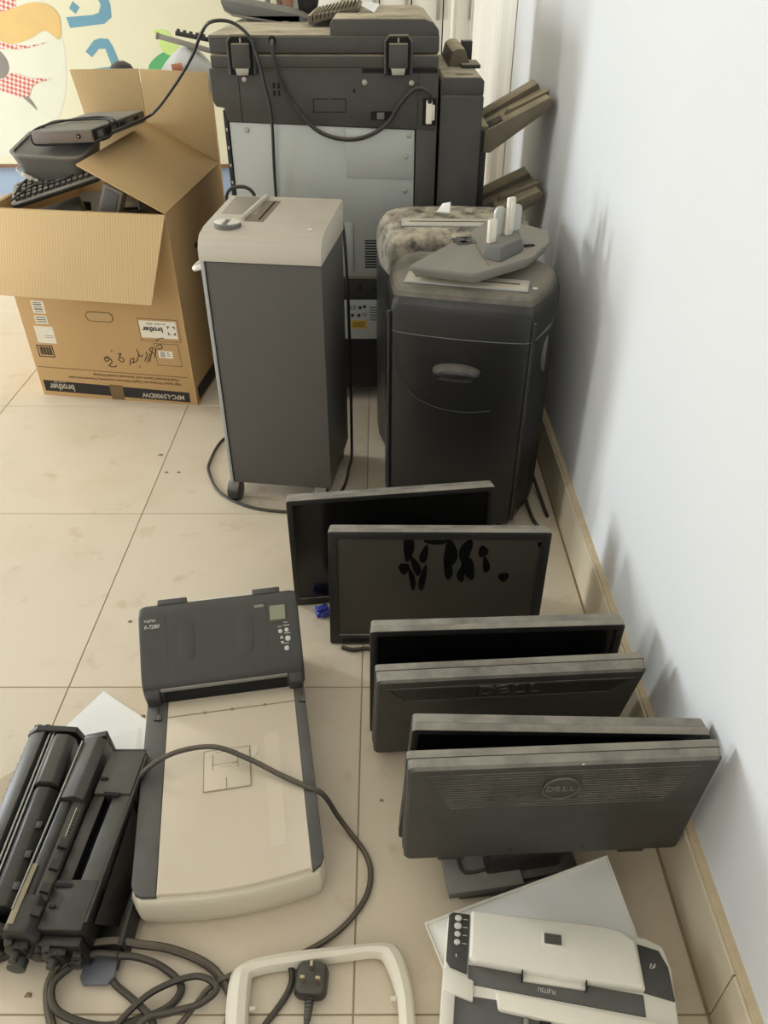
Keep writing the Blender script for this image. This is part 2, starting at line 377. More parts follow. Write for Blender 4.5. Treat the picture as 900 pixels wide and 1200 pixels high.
# sideways Arabic letters
printed('letter', [(-1.69, .872), (-1.50, .892), (-1.455, .922), (-1.45, .977), (-1.47, 1.07), (-1.54, 1.09), (-1.575, 1.06), (-1.52, 1.03), (-1.502, .977), (-1.52, .942), (-1.555, .932), (-1.70, .922)], M_BANBLUE, sm=0)
printed('letter_dot', [(-1.675, .962), (-1.645, .937), (-1.617, .967), (-1.648, .994)], M_BANBLUE, sm=0)
printed('letter', [(-1.632, .762), (-1.602, .735), (-1.555, .775), (-1.52, .775), (-1.502, .70), (-1.452, .70), (-1.475, .785), (-1.495, .822), (-1.54, .825), (-1.575, .815)], M_BANBLUE, sm=0)
printed('letter', [(-1.69, .67), (-1.46, .695), (-1.46, .655), (-1.69, .64)], M_BANBLUE, sm=0)
printed('green_map', [(-1.30, .68), (-1.27, .72), (-1.20, .76), (-1.12, .76), (-1.10, .70), (-1.18, .655), (-1.28, .64)], M_BANGR)
printed('light_green_map', [(-1.24, .86), (-1.17, .86), (-1.13, .81), (-1.10, .74), (-1.17, .745), (-1.21, .77), (-1.22, .82)], M_BANLG, 4.924)
# ------------------------------------------------------------------ white cabinet, post, glazed slit and curtain at the back
cb = thing('storage_cabinet', 'white tall cabinet with dark door joints behind the copier', 'cabinet', (-.02, 4.75, 0))
MB().bb(-.33, .47, 4.62, 4.98, 0, 2.0).build('body', M_CAB, cb, world=True)
for i in range(5):
    x0 = -.33+.16*i
    MB().bb(x0-.003, x0+.003, 4.612, 4.621, .06, 1.99).build('joint', M_HOLE, cb, world=True)
    d = MB().bb(x0+.003, x0+.157, 4.60, 4.62, .06, 1.99).build('door', M_CAB, cb, world=True, bevel=.002)
    MB().bb(x0+.125, x0+.142, 4.585, 4.60, .93, 1.06).build('handle', M_STEELDK, d, world=True, bevel=.002)
tag(MB().bb(-.52, -.47, 4.86, 4.92, 0, 2.2).build('wooden_post', M_WOOD, bevel=.003), 'brown wooden post standing beside the mural board', 'post')
tag(MB().cyl((-.60, 4.86, 0), (-.60, 4.86, 2.2), .014).cyl((-.60, 4.86, 0), (-.60, 4.86, .015), .08).build('thin_pole', M_GREYP), 'thin dark grey pole standing in front of the mural board', 'pole')
tag(MB().cyl((.352, 4.45, 0), (.352, 4.45, 2.3), .013).cyl((.352, 4.45, 0), (.352, 4.45, .012), .06).build('white_pole', M_WHITE), 'shiny white upright pole behind the copier and curtain edge', 'pole')
cm = MB(); n = 110; pts = []
for i in range(n+1):
    t = i/n; y = 3.25+1.32*t; x = .458+(.014*math.sin(t*58)+.005*math.sin(t*131+1))*min(1, t*20)+.021*max(0, 1-t*25); pts.append((x, y))
vs = []; fs = []
for x, y in pts: vs += [(x, y, .03), (x, y, 2.5), (x+.002, y, 2.5), (x+.002, y, .03)]
for i in range(n):
    for j in range(4): fs.append((4*i+j, 4*i+(j+1) % 4, 4*i+4+(j+1) % 4, 4*i+4+j))
cm.add(vs, fs)
ct = thing('curtain', 'pale cream pleated curtain hanging along the right wall beyond the copier', 'curtain', (.45, 4.0, .03))
cm.build('cloth', M_CURT, ct, world=True)
MB().cyl((.448, 3.15, 2.5), (.448, 4.59, 2.5), .012).bb(.448, .482, 3.3, 3.32, 2.49, 2.51).bb(.448, .482, 4.5, 4.52, 2.49, 2.51).build('rod', M_FRAMEW, ct, world=True)

# ------------------------------------------------------------------ copier
cp = thing('office_copier', 'large charcoal office copier seen from behind with pale metal rear panels', 'copier', (-.15, 2.6, 0))
def cpart(name, m, mb, bevel=0, parent=None, **k): return mb.build(name, m, parent or cp, bevel=bevel, world=True, **k)
YR = 2.30; YE = 2.88
cpart('base', M_COPBLK, MB().bb(-.42, .15, YR+.0, YE, .05, .415), .004)
for x in (-.36, .09):
    for y in (2.40, 2.80):
        cpart('caster', M_COPBLK, MB().cyl((x-.015, y, .027), (x+.015, y, .027), .027).bb(x-.01, x+.01, y-.01, y+.01, .03, .055))
cpart('lower_strip', M_COPDK, MB().bb(-.42, .15, YR-.004, YR+.02, .35, .416), .002)
for x in (-.065, -.015): cpart('strip_hole', M_HOLE, MB().cyl((x, YR-.005, .385), (x, YR, .385), .007))
cpart('core', M_COPDK, MB().bb(-.425, .15, YR+.012, YE, .415, .86), .004)
cpart('rear_panel', M_STEEL, MB().prism([(-.414, .418), (.092, .418), (.090, .822), (-.411, .842)], YR, YR+.014, 'y'), .0015)
cpart('rear_panel_hatch', M_STEEL, MB().prism([(-.098, .702), (.088, .695), (.086, .818), (-.098, .826)], YR-.003, YR, 'y'), .0012)
cpart('right_column', M_COPIER, MB().bb(.094, .15, YR, YR+.014, .418, .83), .002)
cpart('left_edge_rail', M_COPBLK, MB().bb(-.425, -.414, YR-.002, YR+.016, .42, .87), .001)
for k in range(9): cpart('rail_clip', M_STEELDK, MB().bb(-.4215, -.417, YR-.004, YR-.002, .46+.045*k, .468+.045*k))
cpart('grip_recess', M_STEEL, MB().prism([(x-.097, z) for x, z in rrect(.028, .15, .012, cy=.505)], YR-.002, YR, 'y'), .001)
vm = MB()
for i in range(11):
    for (a, b) in ((-.049, -.008), (-.004, .036)): vm.bb(a, b, YR-.0006, YR+.002, .446+.0078*i, .4502+.0078*i)
cpart('vent_slots', M_HOLE, vm, kind='stuff')
lp = cpart('label_panel', M_STEEL, MB().bb(-.16, .04, YR-.008, YR, .222, .348), .0015)
tm = MB(); fm = lambda x, z: frame_m((x, YR-.0082, z), (1, 0, 0), (0, 0, 1))
put_text(tm, 'CE', .018, fm(-.088, .325)); put_text(tm, 'GS', .013, fm(-.052, .302))
for i in range(6): tm.bb(-.036, .008-.006*(i % 3), YR-.0085, YR-.008, .284+.008*i, .2865+.008*i)
for i, (x, z) in enumerate(((-.066, .325), (-.052, .328), (-.09, .30), (-.07, .30))): tm.cyl((x, YR-.0085, z), (x, YR-.008, z), .0055, 10)
cpart('label_print', M_INK, tm, parent=lp, smooth=False)
cpart('warning_sticker', M_YEL, MB().bb(-.095, -.046, YR-.0087, YR-.008, .257, .284), parent=lp)
cpart('warning_print', M_INK, MB().bb(-.089, -.052, YR-.0091, YR-.0087, .276, .278).bb(-.089, -.052, YR-.0091, YR-.0087, .270, .272).bb(-.089, -.056, YR-.0091, YR-.0087, .264, .266), parent=lp)
# upper dark body (chamfered at the lower left)
cpart('upper_body', M_COPIER, MB().prism([(-.449, .9695), (-.449, .895), (-.442, .880), (-.420, .876), (-.413, .843), (.150, .822), (.150, .9695)], YR-.004, YE, 'y'), .003)
for q in ((-.3755, -.374, YR-.0046, YR, .843, .968), (.0965, .098, YR-.0046, YR, .832, .968), (-.05, .146, YR-.0048, YR, .958, .968)): cpart('panel_seam', M_HOLE, MB().bb(*q))
for x, z in ((-.366, .822), (.075, .809), (.068, .756), (.067, .665), (-.044, .937), (.079, .935), (-.359, .944)):
    y0 = YR-.004 if z > .83 else (YR-.003 if z > .7 and x > 0 else YR)
    cpart('screw', M_STEELDK, MB().cyl((x, y0-.003, z), (x, y0, z), .0065, 14, .0075), .0008)
vm = MB()
for k in range(4): vm.bb(-.286+.0125*(k % 2), -.278+.0125*(k % 2)-.002, YR-.005, YR-.004, .905+.018*(k//2), .918+.018*(k//2))
cpart('vent_mark', M_HOLE, vm)
vm = MB()
for (a, b, c, d) in ((-.182, -.140, .897, .899), (-.134, -.094, .897, .899), (-.182, -.14, .866, .868), (-.134, -.094, .866, .868), (-.182, -.180, .866, .899), (-.096, -.094, .866, .899)): vm.bb(a, b, YR-.0047, YR-.004, c, d)
cpart('knockout_outline', M_HOLE, vm); cpart('small_mark', M_HOLE, MB().bb(-.075, -.069, YR-.0047, YR-.004, .912, .922))
cpart('usb_recess', M_HOLE, MB().prism([(x, z) for x, z in rrect(.058, .022, .006, cx=0, cy=.858)], YR-.0048, YR-.003, 'y'))
cpart('usb_connector', M_GREYP, MB().bb(-.012, .008, YR-.014, YR-.004, .850, .866), .002)
cpart('port_recess', M_HOLE, MB().bb(.110, .147, YR-.0048, YR-.003, .834, .900))
cpart('port_connector', M_OFFW, MB().bb(.119, .135, YR-.02, YR-.004, .840, .896).bb(.135, .142, YR-.016, YR-.004, .848, .885), .002)
# scanner deck and document feeder
cpart('scanner_deck', M_COPIER, MB().bb(-.441, .148, YR-.012, YE+.01, .970, 1.000), .004)
cpart('feeder_lid', M_COPIER, MB().bb(-.441, .148, YR-.012, YE+.01, 1.0025, 1.045), .006)
cpart('feeder_hump', M_COPIER, MB().prism([(-.130, 1.040), (-.130, 1.068), (-.122, 1.079), (.108, 1.079), (.130, 1.072), (.145, 1.055), (.147, 1.040)], YR-.0125, YE-.03, 'y'), .003)
tr = cpart('feeder_tray', M_DUSTY, MB().prism([(-.20, 1.05), (-.06, 1.083), (-.06, 1.093), (-.205, 1.072)], 2.50, 2.84, 'y'), .003)
for i in range(12): cpart('tray_rib', M_DUSTY, MB().bb(-.19+.011*i, -.187+.011*i, 2.50, 2.83, 1.06+.0025*i, 1.078+.0022*i), parent=tr)
for (x0, x1) in ((-.392, -.327), (.010, .077)):
    xm = (x0+x1)/2
    h = cpart('hinge', M_HOLE, MB().prism([(x0, .955), (x0, 1.030), (x0+.008, 1.04), (x1-.008, 1.04), (x1, 1.030), (x1, .955)], YR-.0135, YR-.010, 'y'))
    cpart('hinge_rim', M_COPIER, MB().tube([(x0, YR-.015, .957), (x0, YR-.015, 1.030), (x0+.010, YR-.015, 1.042), (x1-.010, YR-.015, 1.042), (x1, YR-.015, 1.030), (x1, YR-.015, .957)], .004, 6, 0), parent=h)
    cpart('hinge_cover', M_COPIER, MB().bb(x0+.009, x1-.009, YR-.026, YR-.012, .970, 1.026), .003, parent=h)
    cpart('hinge_foot', M_STEELDK, MB().prism([(x0+.014, .974), (x1-.014, .974), (x1-.018, .955), (x0+.018, .955)], YR-.024, YR-.012, 'y'), .001, parent=h)
    cpart('hinge_pin', M_STEELDK, MB().bb(xm-.002, xm+.002, YR-.016, YR-.0135, 1.028, 1.037), parent=h)
pn = cpart('control_panel', M_GREYP, MB().prism([(-.472, 1.094), (-.470, 1.101), (-.245, 1.064), (-.222, 1.054), (-.224, 1.028), (-.250, 1.032), (-.44, 1.058), (-.464, 1.073)], 2.70, 2.92, 'y'), .004)
cpart('panel_foot', M_COPIER, MB().bb(-.40, -.24, 2.70, 2.90, 1.04, 1.062), .003, parent=pn)
cpart('panel_connector', M_STEELDK, MB().bb(-.292, -.276, 2.695, 2.701, 1.037, 1.047).bb(-.262, -.244, 2.695, 2.701, 1.034, 1.044), parent=pn)
cpart('panel_seam', M_MIDG, MB().prism([(-.463, 1.072), (-.44, 1.060), (-.252, 1.034), (-.252, 1.038), (-.44, 1.065), (-.463, 1.078)], 2.697, 2.701, 'y'), parent=pn)
cpart('interface_cable', M_CABLEG, MB().tube([(-.278, YR-.004, 1.032), (-.277, YR-.03, 1.020), (-.270, YR-.03, .969), (-.236, YR-.022, .889), (-.171, YR-.020, .824), (-.102, YR-.02, .803), (-.04, YR-.02, .810), (.015, YR-.02, .841), (.045, YR-.02, .883), (.082, YR-.022, .920), (.110, YR-.026, .925), (.126, YR-.03, .912), (.128, YR-.018, .892)], .0055, 10))
cpart('cable_hole', M_HOLE, MB().cyl((-.278, YR-.0135, 1.032), (-.278, YR-.011, 1.032), .010))
# objects on the copier
pf = MB().add([(-.055, 2.52, 1.094), (-.02, 2.50, 1.079), (-.005, 2.54, 1.096), (-.035, 2.56, 1.102), (-.055, 2.52, 1.0945), (-.02, 2.50, 1.0795), (-.005, 2.54, 1.0965), (-.035, 2.56, 1.1025)], [(3, 2, 1, 0), (4, 5, 6, 7), (0, 1, 5, 4), (1, 2, 6, 5), (2, 3, 7, 6), (3, 0, 4, 7)])
tag(pf.build('paper_scrap', M_PAPER), 'small folded pale paper scrap on top of the copier feeder', 'paper')
bc = thing('black_plastic_unit', 'black upright plastic unit standing on the copier behind the feeder', 'plastic unit', (-.20, 2.88, 1.045))
MB().prism([(-.255, 1.045), (-.205, 1.045), (-.195, 1.09), (-.185, 1.22), (-.26, 1.22), (-.262, 1.10)], 2.85, 2.89, 'y').build('body', M_BLK2, bc, bevel=.006, world=True)
MB().bb(-.25, -.20, 2.845, 2.851, 1.10, 1.20).build('front_plate', M_GREYP, bc, bevel=.002, world=True)
# copier finisher tower with its two output trays
fn = thing('copier_finisher', 'charcoal finisher tower beside the copier with two slanted output trays', 'finisher', (.22, 2.55, 0))
def fpart(name, m, mb, bevel=0, parent=None, **k): return mb.build(name, m, parent or fn, bevel=bevel, world=True, **k)
fpart('tower', M_COPIER, MB().bb(.158, .272, YR+.01, 2.84, .02, .905), .003)
fpart('tower_cap', M_COPIER, MB().prism([(.156, .905), (.156, .94), (.164, .948), (.262, .948), (.272, .938), (.272, .905)], YR+.008, 2.84, 'y'), .003)
fpart('cap_ridge', M_DUSTY, MB().prism([(.19, .947), (.20, .985), (.215, .993), (.235, .993), (.255, .948)], 2.52, 2.82, 'y'), .002)
fpart('cap_block', M_COPDK, MB().bb(.225, .278, 2.48, 2.60, .948, .958).bb(.238, .270, 2.66, 2.70, .95, 1.0), .002)
fpart('cap_dent', M_COPDK, MB().prism([(x+.222, y+2.36) for x, y in rrect(.05, .03, .014)], .9475, .9488, 'z'))
fpart('tray_column', M_COPBLK, MB().bb(.2725, .295, YR+.05, 2.78, .05, .815), .002)
fpart('column_tab', M_DUSTY, MB().bb(.272, .297, YR+.045, 2.75, .812, .824), .002)
fpart('side_latch', M_COPBLK, MB().bb(.272, .278, YR+.05, YR+.08, .86, .895), .001)
def out_tray(z, rise, dark):
    x0, x1 = .285, .468
    f_ = lambda x: z+rise*(x-x0)/(x1-x0)
    t = fpart('output_tray', dark, MB().prism([(x0, z-.058), (x0, z-.004), (x1-.012, f_(x1)-.004), (x1, f_(x1)-.012), (x1-.004, f_(x1)-.030), (x0+.02, z-.058)], YR+.04, 2.59, 'y'), .003)
    fpart('tray_lip', dark, MB().prism([(x0+.0, z-.005), (x0+.01, z+.012), (x1-.02, f_(x1)+.010), (x1-.012, f_(x1)-.005)], 2.50, 2.59, 'y'), .002, parent=t)
    fpart('tray_rail', dark, MB().prism([(x0+.06, f_(x0+.06)-.006), (x0+.07, f_(x0+.07)+.009), (x1-.004, f_(x1)+.006), (x1-.004, f_(x1)-.008)], 2.40, 2.43, 'y'), .002, parent=t)
    for k in range(4): fpart('tray_finger', M_COPDK, MB().prism([(x0-.004, z+.001), (x0+.05, f_(x0+.05)+.003), (x0+.05, f_(x0+.05)-.004), (x0-.004, z-.006)], 2.355+.018*k, 2.362+.018*k, 'y'), parent=t)
    return t
out_tray(.815, .085, M_DUSTY); out_tray(.585, .075, M_DUSTY)
# long cable from box to copier
tag(MB().tube([(-.785, 2.46, .788), (-.765, 2.56, .790), (-.728, 2.67, .797), (-.685, 2.63, .825), (-.633, 2.55, .867), (-.565, 2.45, .927), (-.506, 2.38, .988), (-.462, 2.32, 1.045), (-.427, 2.28, 1.072), (-.376, 2.275, 1.072), (-.334, 2.265, 1.044), (-.316, 2.262, 1.001), (-.303, 2.262, .94), (-.292, 2.27, .862), (-.298, 2.285, .70), (-.30, 2.288, .45), (-.30, 2.285, .20), (-.30, 2.27, .02), (-.33, 2.22, .008)], .0042, 8).build('black_cable', M_CABLE), 'black cable looping from the carton over the copier back and down its panel', 'cable')

# ------------------------------------------------------------------ large carton
bx = thing('carton', 'large open brown printer carton with upside-down print, filled with old equipment', 'box', (-.85, 2.6, 0))
def bpart(name, m, mb, bevel=0, parent=None, **k): return mb.build(name, m, parent or bx, bevel=bevel, world=True, **k)
B_ = {'fl': Vector((-1.144, 2.343, 0)), 'fr': Vector((-.607, 2.265, 0)), 'br': Vector((-.54, 2.84, 0)), 'bl': Vector((-1.075, 2.92, 0))}
T_ = {'fl': Vector((-1.147, 2.328, .613)), 'fr': Vector((-.610, 2.25, .613)), 'br': Vector((-.559, 2.85, .621)), 'bl': Vector((-1.085, 2.93, .62))}
def slab(p, q, r, s_, inward, th=.006):   # quad given thickness
    iv = Vector(inward).normalized()*th
    return MB().hexa([p, q, q+iv, p+iv, s_, r, r+iv, s_+iv])
cen = Vector((-.85, 2.6, 0))
faces = {}
for nm, a, b in (('front', 'fl', 'fr'), ('right', 'fr', 'br'), ('back', 'br', 'bl'), ('left', 'bl', 'fl')):
    mid = (B_[a]+B_[b])/2; inw = cen-mid; e = (B_[b]-B_[a]).normalized(); inw = inw-e*inw.dot(e); inw.z = 0
    faces[nm] = bpart(nm+'_side', M_CARD, slab(B_[a], B_[b], T_[b], T_[a], inw), .001)
bpart('bottom', M_CARD, MB().hexa([B_['fl'], B_['fr'], B_['br'], B_['bl']]+[p+Vector((0, 0, .006)) for p in (B_['fl'], B_['fr'], B_['br'], B_['bl'])]))
def flap(name, a, b, va, vb, m, nrm):
    return bpart(name, m, slab(a, b, b+Vector(vb), a+Vector(va), nrm, .005), .001)
flap('front_flap', T_['fl']+Vector((0, -.004, 0)), T_['fr']+Vector((0, -.004, 0)), (-.02, -.125, -.21), (-.045, -.125, -.215), M_CARDIN, (0, -1, .3))
flap('right_flap', T_['fr'], T_['br'], (-.243, .055, .118), (-.228, .03, .122), M_CARDFLAP, (.3, 0, 1))
flap('left_flap', T_['bl'], T_['fl'], (-.16, 0, -.18), (-.16, 0, -.18), M_CARDIN, (-1, 0, .3))
p0, p1, p2, p3 = T_['br'], Vector((-.793, 2.87, .62)), Vector((-.99, 2.915, .62)), Vector((-1.075, 2.93, .62))
bf = bpart('back_flap', M_CARDIN, slab(p0, p1, Vector((-.785, 2.86, .906)), Vector((-.562, 2.84, .898)), (0, 1, 0)), .001)
bpart('back_flap_wing', M_CARDIN, slab(p1+Vector((-.002, 0, 0)), p2, Vector((-1.005, 2.84, .906)), Vector((-.789, 2.862, .906)), (0, 1, 0)), .001, parent=bf)
bpart('crease', M_CARDFLAP, MB().tube([(-.938, 2.855, .905), (-.925, 2.90, .62)], .002, 5, 0), parent=bf)
# print on the front side
E1 = (B_['fr']-B_['fl']).normalized(); U1 = (T_['fr']-B_['fr']).normalized()
NRM = E1.cross(U1).normalized()       # points to the camera
def F(u, v, off=.0006):
    k = v/.613; base = B_['fl'].lerp(T_['fl'], k); end = B_['fr'].lerp(T_['fr'], k)
    return base+(end-base)*(u/.543)+NRM*off
ff = faces['front']
def quad_on(pts, off=.0006): 
    a = [F(u, v, off) for u, v in pts]; b = [F(u, v, 0) for u, v in pts]; n_ = len(a)
    return MB().add(a+b, [list(range(n_)), list(range(n_, 2*n_))[::-1]]+[(i, (i+1) % n_, n_+(i+1) % n_, n_+i) for i in range(n_)])
def rectp(u0, u1, v0, v1): return [(u0, v0), (u1, v0), (u1, v1), (u0, v1)]
bpart('print_bar', M_INK, quad_on([(.012, .016), (.518, .009), (.520, .045), (.012, .056)], .0005), parent=ff)
def rt(u, v, off=.0008): return frame_m(F(u, v, off), -E1, -U1)      # upside-down text frame
for (tx, sz, u, v, bo, wd) in (('brother', .034, .075, .034, .0006, .088), ('MFC-L5900DW', .023, .428, .026, .0005, .145), ('at your side', .009, .07, .0505, 0, .04)):
    t = MB(); put_text(t, tx, sz, rt(u, v), bo, width=wd); bpart('white_lettering', M_SLOT, t, parent=ff, smooth=False)
t = MB(); put_text(t, 'High Speed Wireless and Gigabit Ethernet connectivity Monochrome Laser', .0125, rt(.302, .073), width=.39); bpart('brown_lettering', M_CINK, t, parent=ff, smooth=False); t = MB(); put_text(t, 'Multi-Function Centre with Automatic 2-sided Printing', .0125, rt(.345, .089), width=.29)
bpart('brown_lettering', M_CINK, t, parent=ff, smooth=False)
t = MB()
for a, b in (((.01, .105), (.523, .100)),): t.hexa([F(a[0], a[1]-.0008, 0), F(b[0], b[1]-.0008, 0), F(b[0], b[1]+.0008, 0), F(a[0], a[1]+.0008, 0), F(a[0], a[1]-.0008), F(b[0], b[1]-.0008), F(b[0], b[1]+.0008), F(a[0], a[1]+.0008)])
def outline(mb, u0, u1, v0, v1, w_=.0012):
    for r_ in (rectp(u0, u1, v0, v0+w_), rectp(u0, u1, v1-w_, v1), rectp(u0, u0+w_, v0, v1), rectp(u1-w_, u1, v0, v1)):
        q = quad_on(r_); mb.add(q.v, q.f)
outline(t, .43, .512, .138, .215); outline(t, .392, .523, .222, .297)
bpart('ruled_lines', M_CINK, t, parent=ff)
lb = bpart('brand_label', M_LABEL, quad_on(rectp(.395, .515, .233, .290)), parent=ff)
t = MB(); put_text(t, 'brother', .024, rt(.437, .262, .001), .0007, width=.066); put_text(t, 'at your side', .008, rt(.45, .280, .001), width=.06)
for (a, b, c, d) in ((.485, .493, .272, .275), (.485, .488, .266, .275), (.502, .510, .272, .275), (.507, .510, .266, .275), (.485, .493, .246, .249), (.485, .488, .246, .255), (.502, .510, .246, .249), (.507, .510, .246, .255)):
    q = quad_on(rectp(a, b, c, d), .001); t.add(q.v, q.f)
bpart('label_lettering', M_INK, t, parent=ff, smooth=False)
sl = bpart('small_label', M_LABEL, quad_on(rectp(.440, .487, .165, .190)), parent=ff)
t = MB()
for i in range(4):
    q = quad_on(rectp(.446, .462, .169+.005*i, .171+.005*i), .001); t.add(q.v, q.f)
for i in range(3):
    q = quad_on(rectp(.468, .482-.003*i, .172+.006*i, .1735+.006*i), .001); t.add(q.v, q.f)
bpart('small_print', M_INK, t, parent=ff)
t = MB(); outline(t, .025, .080, .142, .184, .003)
for i in range(13):
    q = quad_on(rectp(.033+.0033*i, .0335+.0033*i+(.0018 if i % 3 else .0008), .150, .178)); t.add(q.v, q.f)
bpart('barcode', M_INK, t, parent=ff)
for (a, b, c, d) in ((.036, .100, .192, .250), (.048, .090, .258, .286), (.050, .092, .293, .335)): bpart('shipping_label', M_LABEL, quad_on(rectp(a, b, c, d)), parent=ff)
t = MB()
for i in range(5):
    q = quad_on(rectp(.056, .084, .298+.0075*i, .300+.0075*i+(.002 if i % 2 else 0)), .0009); t.add(q.v, q.f)
for i in range(3):
    q = quad_on(rectp(.052, .086, .264+.007*i, .267+.007*i), .0009); t.add(q.v, q.f)
for i in range(2):
    q = quad_on(rectp(.066, .096, .212+.006*i, .2132+.006*i), .0009); t.add(q.v, q.f)
bpart('label_print', M_GREYP, t, parent=ff, kind='stuff')
hh = MB().add([F(.268+x, .293+z, .0007) for x, z in rrect(.088, .030, .0148)], [list(range(24))])
bpart('hand_hole', M_CARDFLAP, hh, parent=ff)
bpart('hand_hole_edge', M_CINK, MB().tube([F(.268+x, .293+z, .0005) for x, z in rrect(.088, .030, .0148)], .0012, 5, 0, True), parent=ff)
bpart('tape', M_TAPE, quad_on(rectp(.245, .290, .001, .055), .0009), parent=ff)
t = MB()
for st in ([(.250, .150), (.262, .158), (.268, .148), (.255, .140), (.252, .150), (.268, .152), (.275, .140), (.262, .126), (.280, .122), (.288, .128)],
           [(.302, .168), (.312, .172), (.305, .160), (.300, .148), (.312, .142), (.318, .152), (.306, .158)],
           [(.280, .178), (.284, .180)], [(.335, .132), (.340, .150), (.352, .158), (.350, .146), (.342, .140), (.362, .150), (.372, .175), (.368, .190)],
           [(.366, .128), (.369, .130)], [(.372, .172), (.380, .165), (.385, .172)], [(.388, .150), (.400, .172), (.398, .182)], [(.396, .146), (.412, .178)], [(.405, .150), (.418, .182), (.424, .200), (.412, .192), (.425, .178)],
           [(.425, .165), (.436, .200)], [(.438, .205), (.452, .212), (.456, .200), (.440, .196)], [(.440, .222), (.452, .232), (.468, .234)]):
    t.tube([F(u, v, .0007) for u, v in st], .0013, 5, 5)
bpart('marker_scribble', M_INK, t, parent=ff, label='black handwritten marker scrawl')
# bar continuing on right side
E2 = (B_['br']-B_['fr']).normalized(); N2 = Vector((E2.y, -E2.x, 0))
rs = faces['right']
def G(u, v, off=.0008):
    k = v/.613; a = B_['fr'].lerp(T_['fr'], k); b = B_['br'].lerp(T_['br'], k); return a+(b-a)*(u/.58)+N2*off
def gquad(r_, off=.0008):
    a = [G(u, v, off) for u, v in r_]; b = [G(u, v, 0) for u, v in r_]
    return MB().add(a+b, [(0, 1, 2, 3), (7, 6, 5, 4), (0, 1, 5, 4), (1, 2, 6, 5), (2, 3, 7, 6), (3, 0, 4, 7)])
bpart('print_bar', M_INK, gquad(rectp(.02, .56, .010, .056)), parent=rs)
bpart('arrow_print', M_INK, gquad(rectp(.20, .30, .45, .465)), parent=rs)
# ---- things in the carton
def rpt(o): return o
ft = thing('parts_heap', 'heap of dark plastic parts at the bottom of the carton', 'parts', (-.85, 2.6, .006))
MB().hexa([(-1.11, 2.37, .01), (-.63, 2.30, .01), (-.575, 2.80, .01), (-1.05, 2.88, .01), (-1.10, 2.40, .50), (-.65, 2.33, .50), (-.60, 2.78, .54), (-1.05, 2.85, .54)]).build('heap', M_BLK2, ft, bevel=.02, world=True)
for i in range(9):
    x = -1.02+.34*random.random(); y = 2.42+.3*random.random()
    MB().box((x, y, .52+.03*random.random()), (.10+.08*random.random(), .05+.03*random.random(), .03), (random.random()*.6, random.random()*.6, random.random()*3)).build('loose_part', random.choice([M_BLK2, M_GREYP, M_BLK]), ft, bevel=.004, world=True)
nk = thing('monitor_neck', 'grey slanted monitor stand neck sticking up inside the carton', 'stand', (-.84, 2.40, .52), (0, R(24), R(-10)))
MB().bb(-.032, .032, -.02, .02, 0, .15).build('neck', M_MIDG, nk, bevel=.006)
MB().bb(-.022, .022, -.023, -.019, .02, .14).build('channel', M_GREYP, nk, bevel=.002)
db = thing('dark_plastic_case', 'dark case wedged in the carton below the folded flap', 'case', (-.95, 2.40, .52), (R(20), R(-14), R(15)))
MB().bb(-.07, .07, -.06, .06, 0, .07).build('shell', M_BLK2, db, bevel=.008); MB().bb(-.05, .05, -.064, -.058, .015, .055).build('front_plate', M_GREYP, db, bevel=.002)
kb = thing('keyboard', 'dusty black keyboard lying tilted across the carton opening', 'keyboard', (-.965, 2.43, .66), (R(14), R(-15), R(10)))
MB().prism(rrect(.28, .14, .02), -.008, .006, 'z').build('base', M_BLK, kb, bevel=.004)
km = MB()
for i in range(14):
    for j in range(5): km.prism([(x-.117+.018*i, y-.045+.0215*j) for x, y in rrect(.0145, .017, .003, 2)], .006, .014, 'z', .82)
km.build('keys', M_BLK, kb, kind='stuff')
MB().tube([(-.13, -.07, .02), (-.06, -.03, .024), (.02, -.045, .02), (.12, .0, .022), (.05, .05, .024), (-.08, .03, .022), (-.12, -.04, .02)], .003, 6).build('coiled_cord', M_CABLE, kb)
wp = thing('white_plug', 'small white plug lying on the keyboard in the carton', 'plug', (-1.045, 2.41, .675), (0, R(30), R(20)))
MB().box((0, 0, .006), (.028, .02, .012)).build('body', M_WHITE, wp, bevel=.003)
MB().cyl((.014, 0, .006), (.03, 0, .006), .004, 10).build('strain_relief', M_WHITE, wp)
MB().tube([(-.014, 0, .006), (-.03, .01, .01), (-.02, .03, .02), (.0, .03, .025), (.01, .02, .012)], .0025, 6).build('lead', M_WHITE, wp)
gp = thing('grey_plastic_tray', 'curved grey plastic tray under the flat black player in the carton', 'tray', (-.965, 2.50, .665), (R(10), R(2), R(-4)))
rings = []
for k, (s_, z) in enumerate(((.72, 0), (.86, .03), (.97, .075), (1, .085))): rings.append([(x*s_, y*s_, z) for x, y in rrect(.22, .20, .04)])
MB().loft(rings).build('shell', M_GREYP, gp)
MB().loft([[(x, y, .085) for x, y in rrect(.22, .20, .04)], [(x, y, .092) for x, y in rrect(.225, .205, .04)], [(x, y, .092) for x, y in rrect(.205, .185, .035)]], False).build('rim', M_MIDG, gp)
pl = thing('flat_player', 'flat dark grey player with a cord wrapped round it on top of the carton heap', 'player', (-.878, 2.575, .768), (R(-1), R(-3.5), R(-9)))
MB().prism(rrect(.186, .36, .006), 0, .034, 'z').build('case', M_MIDG, pl, bevel=.002)
MB().bb(-.092, .092, -.184, -.18, .003, .031).build('front_plate', mat('player_front', (112, 98, 88), .5, .06, dside=.1), pl, bevel=.001)
MB().cyl((.052, -.187, .017), (.052, -.184, .017), .0065, 16).build('power_button', M_HOLE, pl, bevel=.0006)
MB().cyl((.052, -.1878, .017), (.052, -.187, .017), .0025, 12).build('button_ring', M_SHGL, pl)
MB().bb(.0925, .0938, -.178, .178, .003, .031).build('side_plate', M_BLK2, pl, bevel=.0005)
